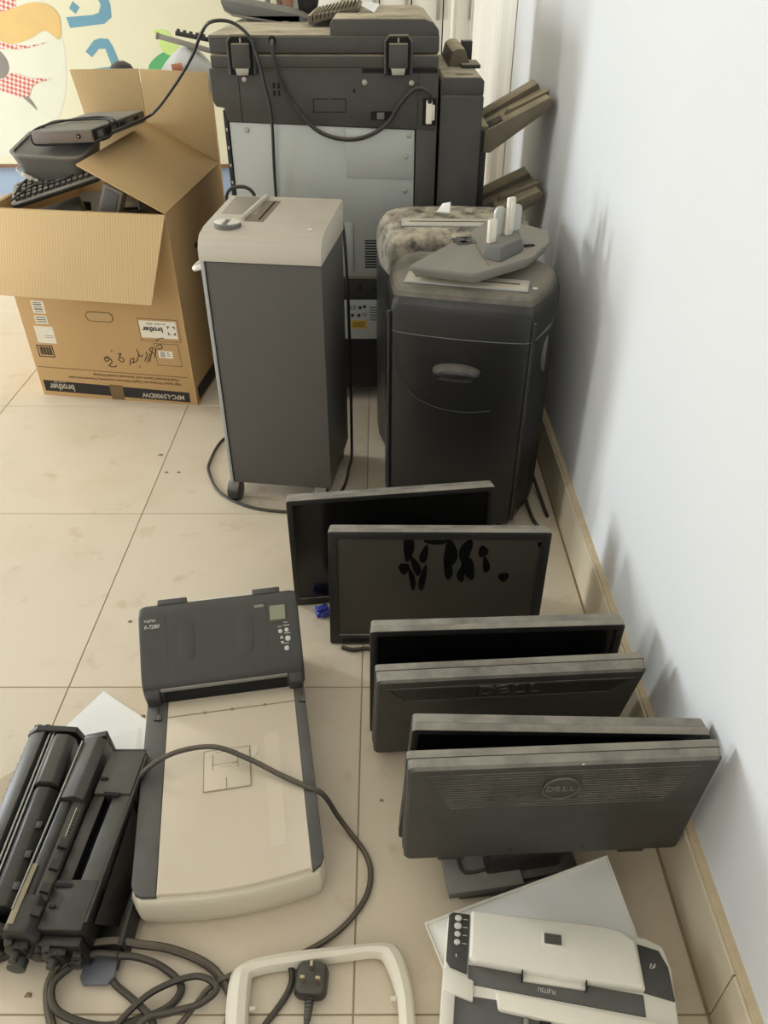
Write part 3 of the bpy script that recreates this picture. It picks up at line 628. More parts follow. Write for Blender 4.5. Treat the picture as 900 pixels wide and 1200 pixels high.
for k in range(6): MB().bb(.0936, .0948, -.15+.05*k, -.118+.05*k, .008, .025).build('side_port', M_HOLE if k % 2 else M_GREYP, pl)
MB().tube([(-.085, -.13, .037), (-.075, -.07, .043), (-.02, -.05, .042), (.05, -.045, .042), (.090, -.06, .038), (.099, -.065, .015), (.085, -.10, -.005), (0, -.15, -.005), (-.085, -.165, -.005), (-.099, -.178, .008), (-.097, -.168, .03), (-.08, -.12, .040), (-.045, -.03, .041), (.04, -.005, .042), (.093, -.03, .036), (.099, -.03, .01)], .0032, 6).build('wrapped_cord', M_CABLE, pl)
# ---- second low carton behind, carrying a bag and a dark bundle
c2 = thing('plain_carton', 'plain brown carton standing behind the big open carton', 'box', (-.80, 3.2, 0))
MB().bb(-1.03, -.66, 3.05, 3.40, 0, .80).build('body', M_CARD, c2, bevel=.004, world=True)
MB().bb(-1.03, -.66, 3.20, 3.25, .80, .801).build('tape', M_TAPE, c2, world=True)
bg = thing('clear_bag', 'crumpled clear plastic bag of grey parts behind the carton flap', 'bag', (-.69, 3.18, .80))
rings = []
for k in range(7):
    z = .80+.023*k; s_ = (1, 1.12, 1.1, .98, .8, .55, .25)[k]
    rings.append([(-.69+.095*s_*math.cos(a)*(1+.14*math.sin(5*a+k)), 3.18+.06*s_*math.sin(a)*(1+.14*math.cos(4*a+k)), z) for a in [2*math.pi*j/24 for j in range(24)]])
MB().loft(rings).build('film', M_BAG, bg, world=True)
MB().cyl((-.735, 3.10, .872), (-.70, 3.11, .875), .022, 16).build('orange_cap', mat('orange_cap', (176, 112, 82), .5), bg, world=True)
gb = thing('grey_bar', 'pale grey bar lying on the clear bag behind the carton', 'bar', (-.69, 3.16, .95), (0, R(14), 0))
MB().box((0, 0, 0), (.20, .02, .016)).build('bar', M_PIPE, gb, bevel=.003); MB().box((-.097, 0, 0), (.008, .024, .020)).build('end_cap', M_MIDG, gb, bevel=.002)
kbr = thing('black_toothed_strip', 'short black toothed strip lying on the bag beside the copier', 'strip', (-.665, 3.20, .968), (0, R(10), 0))
MB().box((0, 0, 0), (.13, .015, .014)).build('strip', M_BLK2, kbr, bevel=.002)
for k in range(6): MB().box((-.055+.022*k, 0, .010), (.010, .013, .008)).build('tooth', M_BLK2, kbr)
bd = thing('black_bundle', 'rounded black bundle peeking over the back flap of the carton', 'bundle', (-.93, 3.16, .80))
rings = [[(-.93+.048*s_*math.cos(a), 3.16+.04*s_*math.sin(a), z) for a in [2*math.pi*j/20 for j in range(20)]] for s_, z in ((.9, .80), (1, .84), (.95, .868), (.7, .887), (.3, .897))]
MB().loft(rings).build('wrap', M_BLK2, bd, world=True)
MB().tube([(-.965, 3.128, .85), (-.93, 3.118, .868), (-.89, 3.128, .85)], .003, 6).build('strap', M_WOOD, bd, world=True)

# ------------------------------------------------------------------ white and grey shredder
ws = thing('paper_shredder', 'tall grey paper shredder with cream top on casters beside the carton', 'shredder', (-.269, 1.712, 0), (0, 0, R(-7.7)))
hw = .137
MB().prism([(-hw+.004, 0), (hw, 0), (hw, .268), (-hw+.004, .268)], .055, .652, 'z').build('cabinet', M_SHG, ws, bevel=.003)
MB().bb(-hw-.003, -hw+.006, -.003, .27, .05, .66).build('door_edge', M_SHGL, ws, bevel=.002)
MB().bb(-hw+.0062, -hw+.008, -.0015, .01, .056, .65).build('door_gap', M_HOLE, ws)
MB().tube([(-hw-.003, .02, .635), (-hw-.02, .018, .630), (-hw-.030, .03, .626), (-hw-.030, .06, .626), (-hw-.02, .072, .630), (-hw-.003, .072, .635)], .006, 8).build('handle', M_WHITE, ws)
# cap: rounded front lip, slot, tray
prof = [(-.006, .654), (-.006, .668), (-.004, .682), (.003, .697), (.016, .708), (.05, .716), (.272, .728), (.276, .722), (.276, .654)]
cap = MB().prism(prof, -hw-.004, hw+.002, 'x').build('cap', M_SHW, ws, bevel=.0025)
zt = lambda y: .716+(y-.05)*.054
MB().hexa([(-.125, .135, zt(.135)-.001), (-.04, .135, zt(.135)-.001), (-.05, .262, zt(.262)-.001), (-.125, .262, zt(.262)-.001), (-.125, .135, zt(.135)+.0012), (-.04, .135, zt(.135)+.0012), (-.05, .262, zt(.262)+.0012), (-.125, .262, zt(.262)+.0012)]).build('clear_guard', mat('smoky_guard', (150, 142, 126), .25, .1, dust=.4), cap, bevel=.0008)
MB().hexa([(-.058, .09, zt(.09)-.001), (-.012, .09, zt(.09)-.001), (-.006, .238, zt(.238)-.001), (-.045, .238, zt(.238)-.001), (-.058, .09, zt(.09)+.0008), (-.012, .09, zt(.09)+.0008), (-.006, .238, zt(.238)+.0008), (-.045, .238, zt(.238)+.0008)]).build('feed_well', mat('feed_well', (128, 116, 98), .8, .15, 14), cap)
MB().hexa([(-.0275, .10, zt(.10)), (-.0225, .10, zt(.10)), (-.0165, .232, zt(.232)), (-.0215, .232, zt(.232)), (-.0275, .10, zt(.10)+.0012), (-.0225, .10, zt(.10)+.0012), (-.0165, .232, zt(.232)+.0012), (-.0215, .232, zt(.232)+.0012)]).build('feed_slot', M_HOLE, cap)
MB().hexa([(-.068, .10, zt(.1)), (-.058, .10, zt(.1)), (-.040, .262, zt(.262)), (-.052, .262, zt(.262)), (-.068, .10, zt(.1)+.008), (-.058, .10, zt(.1)+.010), (-.040, .262, zt(.262)+.010), (-.052, .262, zt(.262)+.008)]).build('guard_ridge', M_SHW, cap, bevel=.002)
bt = MB().loft([[(-.085+.027*s_*math.cos(a), .055+.020*s_*math.sin(a), z) for a in [2*math.pi*j/28 for j in range(28)]] for s_, z in ((1.15, .715), (1.15, .7225), (1.05, .7245))]).build('button_bezel', M_GREYP, cap)
for sx in (-1, 1):
    poly = [(-.085+.029*math.cos(a), .055+.021*math.sin(a)) for a in [R(90+sx*-90-78+156*j/14) for j in range(15)]]
    MB().prism(poly, .7242, .7275, 'z').build('button', M_WHITE, bt, bevel=.001)
MB().box((.105, .05, .7175), (.010, .006, .003)).build('status_light', M_LABEL, cap, bevel=.001)
for x in (-.130, .108):
    for y in (.004, .245):
        c_ = MB().cyl((x-.016, y, .029), (x+.016, y, .029), .029, 20).build('caster', M_BLK, ws, bevel=.003)
        MB().cyl((x, y, .027), (x, y, .057), .008, 10).prism([(y-.02, .03), (y-.014, .052), (y+.014, .052), (y+.02, .03)], x-.013, x+.013, 'x').build('fork', M_GREYP, c_)
def wtube(pts, r, name, m, parent, **k): return MB().tube(pts, r, 8).build(name, m, parent, world=True, **k)
wtube([(-.104, 1.985, .685), (-.094, 1.97, .64), (-.088, 1.96, .50), (-.086, 1.955, .30), (-.087, 1.95, .10), (-.088, 1.93, .012), (-.094, 1.88, .005), (-.105, 1.78, .005), (-.14, 1.705, .005), (-.20, 1.672, .005), (-.262, 1.662, .005), (-.362, 1.687, .005), (-.447, 1.752, .005), (-.494, 1.847, .005), (-.504, 1.915, .005), (-.488, 2.03, .005), (-.43, 2.12, .005)], .0042, 'power_cord', M_CABLE, ws)
wtube([(-.39, 2.03, .69), (-.388, 2.025, .722), (-.37, 2.02, .74), (-.34, 2.02, .742), (-.32, 2.02, .728), (-.315, 2.02, .70)], .0045, 'rear_cord_loop', M_CABLE, ws)

# ------------------------------------------------------------------ black shredders
def outline_sh(k=1.0, inset=0):
    half = [(.0, -.012), (.08, -.009), (.145, -.001), (.160, .006), (.174, .04), (.196, .11), (.205, .19), (.192, .235), (.16, .25), (.0, .255)]
    pts = half+[(-x, y) for x, y in half[-2:0:-1]]
    return [(x*(1-inset/.19), (y-.12)*(1-inset/.13)+.12) for x, y in pts]
def black_shredder(label, loc, rz, h, lidm, hidden=False):
    s_ = thing('black_shredder', label, 'shredder', loc, (0, 0, R(rz)), group='black paper shredders')
    o0 = outline_sh(); 
    MB().loft([[(x*.96, (y-.12)*.96+.12, .012) for x, y in o0], [(x, y, .03) for x, y in o0], [(x, y, h-.098) for x, y in o0]]).build('bin', M_SHBLK, s_)
    MB().loft([[(x*.985, (y-.12)*.985+.12, h-.0985) for x, y in o0], [(x*.985, (y-.12)*.985+.12, h-.0955) for x, y in o0]]).build('seam', M_SHGL, s_)
    rings = []
    for ins, z in ((0, h-.096), (0, h-.045), (.003, h-.028), (.008, h-.012), (.015, h-.004), (.023, h), (.05, h+.002)):
        rings.append([(x, y, z+.02*max(0, min(1, (y-.0)/.22))-.012*max(0, (abs(x)-.12)/.07)*(1 if z > h-.06 else 0)) for x, y in outline_sh(1, ins)])
    lid = MB().loft(rings).build('lid', lidm, s_)
    zz = lambda y: h+.004+.02*y/.22
    ya, yb = (.075, .125) if hidden else (.038, .092)
    def plate(x_, y0, y1, t0, t1): return MB().hexa([(x*x_, y, zz(y)+t) for t in (t0, t1) for x, y in ((-1, y0), (1, y0), (1, y1), (-1, y1))])
    pl_ = plate(.138, ya, yb, -.002, .0008).build('slot_frame', M_SHGL, lid, bevel=.0006)
    plate(.134, ya+.004, yb-.004, -.002, .0013).build('slot_plate', M_SLOT, pl_, bevel=.0004)
    ym = (ya+yb)/2; plate(.118, ym, ym+.004, 0, .0018).build('paper_slot', M_HOLE, pl_)
    if not hidden:
        for sx in (-1, 1):   # raised edge trims on the front corners
            MB().tube([(sx*.163, .004, .03), (sx*.163, .004, h-.10), (sx*.163, .004, h-.05)], .0045, 6, 0).build('corner_trim', M_SHBLK, s_)
        e = lambda y0: [(.0+.056*math.cos(a), y0, .438+.019*math.sin(a)) for a in [2*math.pi*j/32 for j in range(32)]]
        hd = MB().loft([[(x, y, z) for x, y, z in e(-.005)], [(x, -.020, z) for x, _, z in e(0)], [(x*.93, -.030, .438+(z-.438)*.88) for x, _, z in e(0)], [(x*.72, -.037, .439+(z-.438)*.62) for x, _, z in e(0)], [(x*.35, -.040, .440+(z-.438)*.25) for x, _, z in e(0)]]).build('pull_handle', M_SHBLK, s_)
        MB().loft([[(x*.70, -.030, .427+(z-.438)*.30) for x, _, z in e(0)], [(x*.68, -.0355, .427+(z-.438)*.26) for x, _, z in e(0)]]).build('handle_recess', mat('handle_grey', (58, 58, 57), .3, .3, 40), hd)
        arc = [(-.158, -.004, .485), (-.150, -.006, .44), (-.125, -.0095, .39), (-.085, -.0125, .355), (-.03, -.0135, .338), (.03, -.0135, .336), (.085, -.0115, .345)]
        MB().tube(arc, .0009, 5).build('panel_groove', M_SHBLK, s_)
        MB().loft([[(.19+q, .10+.030*math.cos(a), .455+.045*math.sin(a)) for a in [2*math.pi*j/24 for j in range(24)]] for q in (-.01, .004)]).build('side_grip', M_GREYP, s_, bevel=.002)
        MB().box((.152, .06, h+.008), (.010, .004, .003)).build('status_mark', M_LABEL, lid)
    for x in (-.13, .13):
        for y in (.03, .22): MB().cyl((x, y, 0), (x, y, .016), .014, 14).build('foot', M_BLK2, s_)
    return s_
sb = black_shredder('black paper shredder in front, with oval pull handle, against the wall', (.175, 1.626, 0), -13.5, .612, M_SHLID)
sb2 = black_shredder('dust-smeared black paper shredder standing behind the other, before the copier', (.185, 1.915, 0), -2, .645, M_SHPATCH, True)
wtube([(.36, 1.80, .10), (.385, 1.77, .05), (.39, 1.70, .02), (.40, 1.62, .008), (.415, 1.58, .006)], .0045, 'power_cord', M_CABLE, sb)
wtube([(.37, 1.84, .12), (.41, 1.80, .06), (.43, 1.74, .02), (.437, 1.68, .008), (.44, 1.64, .006)], .0045, 'power_cord', M_CABLE, sb)
MB().add([(.12, 2.07, .668), (.16, 2.06, .668), (.165, 2.085, .69), (.135, 2.10, .676)], [(0, 1, 2, 3)])
tag(MB().hexa([(.14, 2.06, .672), (.175, 2.05, .672), (.18, 2.075, .672), (.15, 2.085, .672), (.145, 2.06, .676), (.172, 2.052, .676), (.178, 2.07, .694), (.158, 2.08, .688)]).build('crumpled_paper', M_PAPER), 'small crumpled white paper on the rear black shredder', 'paper')
# ------------------------------------------------------------------ grey input tray lying on shredder lids
it = thing('scanner_input_tray', 'grey angular document tray with pale paper guides on the black shredder', 'tray', (.22, 1.76, .64))
tp = [(.062, 1.691, .657), (.197, 1.617, .664), (.33, 1.70, .672), (.385, 1.79, .677), (.395, 1.86, .682), (.345, 1.90, .687), (.255, 1.925, .687), (.194, 1.843, .676)]
cxy = Vector((.24, 1.78, 0))
low = [Vector((x, y, z))-Vector((0, 0, .026)) for x, y, z in tp]; low2 = [(p-Vector((cxy.x, cxy.y, p.z)))*.93+Vector((cxy.x, cxy.y, p.z)) for p in low]
MB().loft([[tuple(p) for p in low2], [(x, y, z-.008) for x, y, z in tp], tp]).build('tray', M_MIDG, it, bevel=.0025, world=True)
MB().tube([(.205, 1.845, .6775), (.232, 1.655, .6675)], .001, 5, 0).build('seam', M_GREYP, it, world=True)
MB().loft([[(.222, 1.70, .668), (.258, 1.672, .669), (.318, 1.735, .674), (.32, 1.81, .678), (.285, 1.79, .676)], [(.226, 1.705, .700), (.258, 1.680, .700), (.312, 1.74, .702), (.314, 1.80, .704), (.283, 1.785, .703)]]).build('guide_block', M_GREYP, it, bevel=.003, world=True)
for (x, y, h_, m, sc) in ((.240, 1.71, .050, M_WHITE, 1.0), (.285, 1.765, .082, M_WHITE, .9)):
    g = MB().box((x, y, .70+h_/2), (.022*sc, .010, h_), (0, 0, R(35))).build('paper_guide', m, it, bevel=.003, world=True)
    MB().box((x+.004, y-.006, .70+h_*.55), (.012, .004, h_*.75), (0, 0, R(35))).build('guide_rib', m, g, bevel=.001, world=True)
for (x, y, h_) in ((.262, 1.765, .062), (.302, 1.79, .060)):
    MB().prism([(p, q+.70+h_/2) for p, q in rrect(.030, h_, .012)], -.003, .003, 'y').xf(Matrix.Translation((x, y, 0)) @ Matrix.Rotation(R(35), 4, 'Z')).build('clear_guide', M_BAG, it, world=True)
MB().box((.335, 1.765, .6775), (.024, .010, .002), (0, 0, R(15))).build('tray_slot', M_HOLE, it, world=True)
sm = MB()
for i in range(9): sm.prism([(.165+.05*random.random()+.008*math.cos(a)*(.6+random.random()*.6), 1.79+.04*random.random()*0+.012*i*.4+.006*math.sin(a)) for a in [2*math.pi*j/8 for j in range(8)]], .6725, .6765, 'z')
sm.build('finger_marks', M_GREYP, it, world=True, smooth=False)

# ------------------------------------------------------------------ monitors
def monitor(label, X, D, h, yaw, tilt, roll, T, W, Hh, kind, bez=.017, dusty=False, stand=True):
    m_ = thing('monitor', label, 'monitor', (X, D, h), (R(tilt), R(roll), R(yaw)), 'YXZ', group='old flat monitors stood on the floor')
    fw = kind == 'screen'
    b0, b1 = (0, .014) if fw else (T-.006, T+.006)      # bezel slab depth range
    # bezel ring
    mb = MB(); out = rrect(W, Hh, .006, 3, 0, Hh/2); inn = rrect(W-2*bez, Hh-2*bez-.006, .002, 3, 0, Hh/2+.003)
    n_ = len(out)
    vs = [(x, b0, z) for x, z in out]+[(x, b0, z) for x, z in inn]+[(x, b1, z) for x, z in out]+[(x, b1, z) for x, z in inn]
    fs = []
    for i in range(n_):
        j = (i+1) % n_
        fs += [(i, j, n_+j, n_+i), (2*n_+i, 3*n_+i, 3*n_+j, 2*n_+j), (i, 2*n_+i, 2*n_+j, j), (n_+i, n_+j, 3*n_+j, 3*n_+i)]
    mb.add(vs, fs).build('bezel', M_BLK, m_, bevel=.001)
    sy = .004 if fw else T+.002
    scr = MB().bb(-W/2+bez-.003, W/2-bez+.003, min(sy, sy+.004), max(sy, sy+.004), bez+.001, Hh-bez+.003).build('screen', M_SCREEN_D if dusty else M_SCREEN, m_)
    # back shell
    s0, s1 = (.0145, T+.012) if fw else (0.0, T-.0065)
    if fw: rg = [[(x, .0145, z) for x, z in rrect(W-.002, Hh-.002, .006, 3, 0, Hh/2)], [(x, T+.004, z) for x, z in rrect(W-.004, Hh-.004, .006, 3, 0, Hh/2)], [(x, T+.022, z) for x, z in rrect(W-.08, Hh-.08, .02, 3, 0, Hh/2)]]
    else: rg = [[(x, T-.0065, z) for x, z in rrect(W-.002, Hh-.002, .006, 3, 0, Hh/2)], [(x, .004, z) for x, z in rrect(W-.003, Hh-.003, .008, 3, 0, Hh/2)], [(x, .0, z) for x, z in rrect(W-.010, Hh-.010, .008, 3, 0, Hh/2)]]
    MB().loft(rg).build('back_shell', M_BLKBACK, m_)
    if fw:
        for k in range(4): MB().bb(W/2-.09+.016*k, W/2-.08+.016*k, -.0012, 0, .008, .011).build('button', M_GREYP, m_)
        t = MB(); dell(t, .010, frame_m((0, -.0002, .0095), (1, 0, 0), (0, 0, 1)), .0003); t.build('logo', M_MIDG, m_, smooth=False)
    return m_
m1 = monitor('rear monitor with black screen, its corner touching the black shredder', .024, 1.325, .004, 6.7, -1, -.3, .024, .445, .290, 'screen', .012)
m2 = monitor('monitor facing us with dusty screen and dark wiped smears', .112, 1.180, .001, 1.0, -4.6, 1.0, .025, .445, .290, 'screen', .019, True)
m3 = monitor('monitor facing us with clean black screen behind the trapezoid-grille one', .200, .956, .003, 3.0, .6, .6, .026, .445, .271, 'screen', .013)
m4 = monitor('monitor turned away showing trapezoid back grille and raised maker logo', .206, .903, .012, 4.0, 13, .6, .027, .445, .272, 'back')
m5 = monitor('glossy black monitor leaning tight behind the front monitor', .242, .700, .045, 1.3, 1.2, 3.2, .026, .430, .281, 'screen', .010)
m6 = monitor('front monitor turned away with ribbed back and round maker badge', .247, .648, .089, 2.6, 4.4, 0, .023, .428, .257, 'back')
# wiped smears on the dusty screen of monitor two
for (x, z, a, b, rt_) in ((-.045, .255, .011, .022, 0), (-.03, .225, .008, .018, 20), (-.016, .245, .008, .016, -10), (-.052, .222, .011, .010, 0), (-.036, .203, .006, .020, 10), (-.016, .205, .007, .024, -8), (.032, .245, .014, .024, 0), (.030, .220, .009, .018, 10), (.060, .250, .012, .022, -10), (.068, .222, .013, .020, 15), (.055, .212, .008, .014, 0), (.092, .250, .010, .010, 0), (.10, .228, .007, .014, 10), (.005, .266, .024, .005, 0), (.135, .208, .011, .008, 0), (.195, .262, .005, .005, 0)):
    x = x*1.1-.012; z = .268-(.268-z)*1.5; b *= 1.4
    pts = []
    for j in range(16):
        t_ = 2*math.pi*j/16; k = 1+.12*math.sin(3*t_+x*90); px, pz = a*k*math.cos(t_), b*k*math.sin(t_); c_, s_ = math.cos(R(rt_)), math.sin(R(rt_))
        pts.append((x+px*c_-pz*s_, z+px*s_+pz*c_))
    MB().prism(pts, .0034, .0041, 'y').build('wiped_smear', M_SMUDGE, m2, smooth=False, label='dark wiped patch in the dust')
# monitor four: trapezoid grille with fine vertical ribs, raised logo
gr = MB()
def trap(z):   # half width of grille at height z
    return .200-(.245-z)*.9
for k in range(88):
    x = -.196+.0045*k; zb = .208
    lim = .245-(.200-abs(x))/.9*1.0 if False else None
    if abs(x) > .170: zb = .208+(abs(x)-.170)*1.3
    gr.bb(x, x+.0024, -.0012, .001, zb, .245)
gr.build('grille_ribs', M_BLK2, m4, kind='stuff')
for pa in ([(-.205, -.0006, .248), (.205, -.0006, .248), (.17, -.0006, .204), (-.17, -.0006, .204), (-.205, -.0006, .248)],): MB().tube(pa, .0011, 5, 0).build('grille_rim', M_BLKBACK, m4)
t = MB(); dell(t, .042, frame_m((0, -.0016, .229), (1, 0, 0), (0, 0, 1)), .0009, .001); t.build('raised_logo', M_BLKBACK, m4, smooth=False, label='raised maker lettering')
# monitor six: horizontal ribs, round badge
rb = MB()
for k in range(15):
    z = .238-.0062*k; hw_ = .185-.004*k*.6
    for (a, b) in ((-hw_, -.027), (.027, hw_)) if .168 < z < .226 else ((-hw_, hw_),): rb.bb(a, b, -.0010, .001, z-.0016, z+.0016)
rb.build('back_ribs', M_BLKBACK, m6, kind='stuff')
bdg = MB().cyl((0, -.002, .197), (0, .001, .197), .026, 40).build('round_badge', M_BLKBACK, m6, bevel=.0006)
MB().tube([(.0255*math.cos(2*math.pi*j/40), -.0021, .197+.0255*math.sin(2*math.pi*j/40)) for j in range(40)], .0009, 5, 0, True).build('badge_ring', M_GREYP, bdg)
t = MB(); dell(t, .0165, frame_m((0, -.0024, .197), (1, 0, 0), (0, 0, 1)), .0006, .0003); t.build('badge_lettering', M_GREYP, bdg, smooth=False)
MB().bb(.02, .023, -.0008, .0, .254, .2555).build('paint_fleck', M_LABEL, m6)
for x in (-.14, .14): MB().bb(x-.02, x+.02, .0, .012, -.003, .002).build('bottom_tab', M_BLK2, m6)
for x in (-.05, -.01, .06): MB().cyl((x, -.0006, .022), (x, .001, .022), .0016, 8).build('screw_hole', M_HOLE, m6)
# detached stand in front
st = thing('monitor_stand', 'dark grey detached monitor stand base under the front monitor', 'stand', (.185, .66, 0), (0, 0, R(8)))
sbase = MB().prism([(-.085, -.035), (.035, -.035), (.035, .06), (-.085, .06)], .020, .036, 'z').build('base_plate', M_GREYP, st, bevel=.002)
MB().tube([(-.062, .05, .037), (-.058, .002, .037), (-.045, -.006, .0365), (-.02, -.004, .0362)], .003, 6, 4).build('edge_rib', M_BLK2, sbase)
MB().prism([(-.066, -.028), (.12, -.035), (.13, .05), (-.05, .06)], 0, .020, 'z').build('lower_plate', M_SCSIDE, st, bevel=.002)
MB().prism([(.034, -.025), (.13, -.02), (.13, .055), (.034, .055)], .018, .030, 'z').build('hinge_block', M_BLK2, st, bevel=.004)
MB().bb(-.02, .10, -.012, .018, .03, .092).build('neck', M_BLK2, st, bevel=.004)
# foot that keeps the glossy monitor upright (partly visible under it)
MB().bb(.205, .335, .705, .765, 0, .010).bb(.245, .295, .715, .74, .008, .06).build('stand_foot', M_BLK2, m5, bevel=.002, world=True)
# cables under monitor two, blue connector
tag(MB().tube([(-.085, 1.165, .006), (-.06, 1.158, .006), (-.03, 1.162, .006), (.0, 1.152, .006), (.02, 1.12, .006)], .0045, 8).build('black_lead', M_CABLE), 'short black lead on the floor under the dusty-screen monitor', 'cable')
bl = thing('blue_connector', 'small blue video connector on the floor beside the rear monitor', 'connector', (-.134, 1.272, 0), (0, 0, R(25)))
MB().box((0, 0, .012), (.030, .016, .024)).build('hood', M_BLUEP, bl, bevel=.003)
MB().box((.004, -.012, .012), (.022, .010, .012)).build('socket', M_BLUEP, bl, bevel=.002)
for dx in (-.011, .011): MB().cyl((dx, -.012, .017), (dx, .014, .017), .0035, 10).build('thumb_screw', M_BLUEP, bl)

# ------------------------------------------------------------------ flatbed document scanner
sc = thing('flatbed_scanner', 'long beige and charcoal flatbed document scanner with sheet feeder, left on floor', 'scanner', (-.23, .607, 0), (0, 0, R(9.8)))
def front_curve(x): return -.018*math.cos(x/.15*1.45)
outl = [(x, front_curve(x)) for x in [-.138+.276*k/12 for k in range(13)]]
outl = [(-.147, .012)]+outl+[(.147, .012), (.147, .52), (-.147, .52)]
MB().loft([[(x*.97, (y-.26)*.98+.26, .004) for x, y in outl], [(x, y, .03) for x, y in outl], [(x, y, .062) for x, y in outl], [(x*.985, (y-.26)*.985+.26, .072) for x, y in outl]]).build('base', M_SCRIM, sc, bevel=.002)
lid_out = [(-.108, .0)]+[(x, front_curve(x)+.012) for x in [-.105+.228*k/10 for k in range(11)]]+[(.126, .0), (.126, .40), (-.108, .40)]
MB().prism(lid_out, .070, .079, 'z').build('lid', M_SCLID, sc, bevel=.0015)
for (x0, x1) in ((-.146, -.1085), (.1265, .146)):
    r_ = .012; sgn = -1 if x0 < 0 else 1; xo = x0 if sgn < 0 else x1; xi = x1 if sgn < 0 else x0
    MB().prism([(xo, .40), (xo, .022), (xo-sgn*.006, .008), (xo-sgn*.016, .002), (xi, -.001), (xi, .40)], .069, .0795, 'z').build('side_strip', M_SCSIDE, sc, bevel=.0015)
for (x, y) in ((-.128, .345), (.136, .345)):
    MB().box((x, y, .0805), (.008, .030, .004)).box((x+.006, y-.01, .0805), (.008, .014, .006)).build('hinge_latch', M_BLK2, sc, bevel=.001)
gm = MB().bb(-.108, .126, .3335, .3355, .0788, .0796)
for x in (-.04, .01, .07): gm.bb(x-.003, x+.003, .332, .337, .0788, .0799)
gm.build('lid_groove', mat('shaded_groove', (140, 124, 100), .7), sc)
# recessed latch panel on the lid
lt = MB().bb(-.040, .038, .165, .245, .0788, .0808).build('latch_panel', M_SCLID, sc, bevel=.0008)
gv = MB()
for (a, b, c, d) in ((-.041, .039, .164, .1652), (.0385, .0395, .164, .246), (-.041, -.0402, .164, .246), (-.041, .039, .2455, .2462), (-.026, .018, .215, .2162), (-.026, -.0248, .206, .236), (.017, .0182, .206, .240), (-.003, -.0015, .165, .187), (-.02, .014, .2405, .2415)): gv.bb(a, b, c, d, .0806, .0811)
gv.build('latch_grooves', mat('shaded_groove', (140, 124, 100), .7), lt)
MB().prism([(-.018, .215), (-.012, .209), (.004, .209), (.010, .215)], .0806, .0815, 'z').build('finger_notch', M_SCRIM, lt)
MB().prism([(.04, .215), (.052, .23), (.052, .244), (.04, .245)], .0788, .0800, 'z').build('side_notch', M_SCRIM, sc)
MB().prism([(x+.078, y+.16) for x, y in rrect(.026, .22, .006)], .0788, .0792, 'z').build('lid_relief', M_SCLID, sc)
# sheet feeder unit
fd = [(.372, .078), (.372, .112), (.378, .124), (.392, .138), (.480, .205), (.498, .208), (.510, .200), (.52, .17), (.52, .07)]
MB().prism([(.375, .07), (.38, .11), (.40, .13), (.50, .19), (.518, .18), (.518, .07)], -.140, .140, 'x').build('feeder_core', M_BLK2, sc)
rings = []
for x, s_ in ((-.150, .90), (-.147, .97), (-.138, 1), (.138, 1), (.147, .97), (.150, .90)): rings.append([(x, .45+(y-.45)*s_, .14+(z-.14)*s_) for y, z in fd])
fdo = MB().loft(rings).build('feeder_cover', M_SCG, sc, bevel=.002)
def fp(x, y):   # point on sloping cover face: y from .392 to .480
    k = (y-.392)/.088; return Vector((x, y, .138+k*.067))
SL = (fp(0, .48)-fp(0, .392)).normalized(); SN = Vector((0, -SL.z, SL.y))
def fq(pts, off=.0008): 
    a = [fp(*p)+SN*off for p in pts]; b = [fp(*p)-SN*.001 for p in pts]; n_ = len(a)
    return MB().add(a+b, [list(range(n_)), list(range(n_, 2*n_))[::-1]]+[(i, (i+1) % n_, n_+(i+1) % n_, n_+i) for i in range(n_)])
MB().bb(-.117, .118, .3695, .3735, .1085, .1155).build('silver_strip', M_SHGL if False else M_MIDG, fdo, bevel=.001)
MB().bb(-.112, .115, .3705, .374, .080, .106).build('exit_slot', M_HOLE, fdo)
for sx in (-1, 1): MB().prism([(.365, .07), (.362, .10), (.372, .114), (.39, .12), (.39, .07)], sx*.119, sx*.145, 'x').build('corner_shoulder', M_SCG, fdo, bevel=.004)
lc = fq([(.092, .446), (.127, .446), (.128, .474), (.093, .474)], .0012).build('display_frame', M_BLK2, fdo)
fq([(.095, .450), (.124, .450), (.125, .472), (.096, .472)], .0020).build('lcd_screen', M_LCD, fdo)
def disc(x, y, r_, mm, nm): MB().cyl(fp(x, y)-SN*.001, fp(x, y)+SN*.0018, r_, 18).build(nm, mm, fdo, bevel=.0004)
for x, y, r_ in ((.112, .432, .0040), (.124, .433, .0040), (.125, .420, .0052), (.121, .4055, .0046)): disc(x, y, r_, M_PALEBTN, 'button')
fq([(.110, .4205), (.117, .4205), (.1135, .4255)], .0016).build('arrow_button', M_PALEBTN, fdo); fq([(.1105, .4165), (.1175, .4165), (.114, .4115)], .0016).build('arrow_button', M_PALEBTN, fdo)
lines = MB()
for x0, x1, y in ((.108, .115, .4385), (.118, .130, .4395), (.119, .131, .4275), (.117, .126, .4125), (.120, .127, .444)):
    q = fq([(x0, y), (x1, y), (x1, y+.001), (x0, y+.001)], .001); lines.add(q.v, q.f)
lines.build('button_captions', M_PALEBTN, fdo)
t = MB(); fm2 = lambda x, y: frame_m(fp(x, y)+SN*.0007, (1, 0, 0), SL)
put_text(t, 'FUJITSU', .0062, fm2(-.128, .470), .0001); put_text(t, 'fi-7280', .010, fm2(-.126, .461), .0001, .3)
t.build('lettering', M_PALEBTN, fdo, smooth=False)
sg = MB()
for x in (-.100, .088): sg.tube([fp(x, .394), fp(x, .478)], .0006, 4, 0)
sg.build('cover_seams', M_BLK2, fdo)
for x in (-.065, .045):
    q = fq([(x+a*1.0, .437+b*.88) for a, b in rrect(.032, .072, .014)], .0011); q.build('cover_dimple', M_SCG, fdo, bevel=.0006)
fq([(.067, .472), (.085, .472), (.085, .476), (.067, .476)], .0009).build('cover_notch', M_MIDG, fdo)
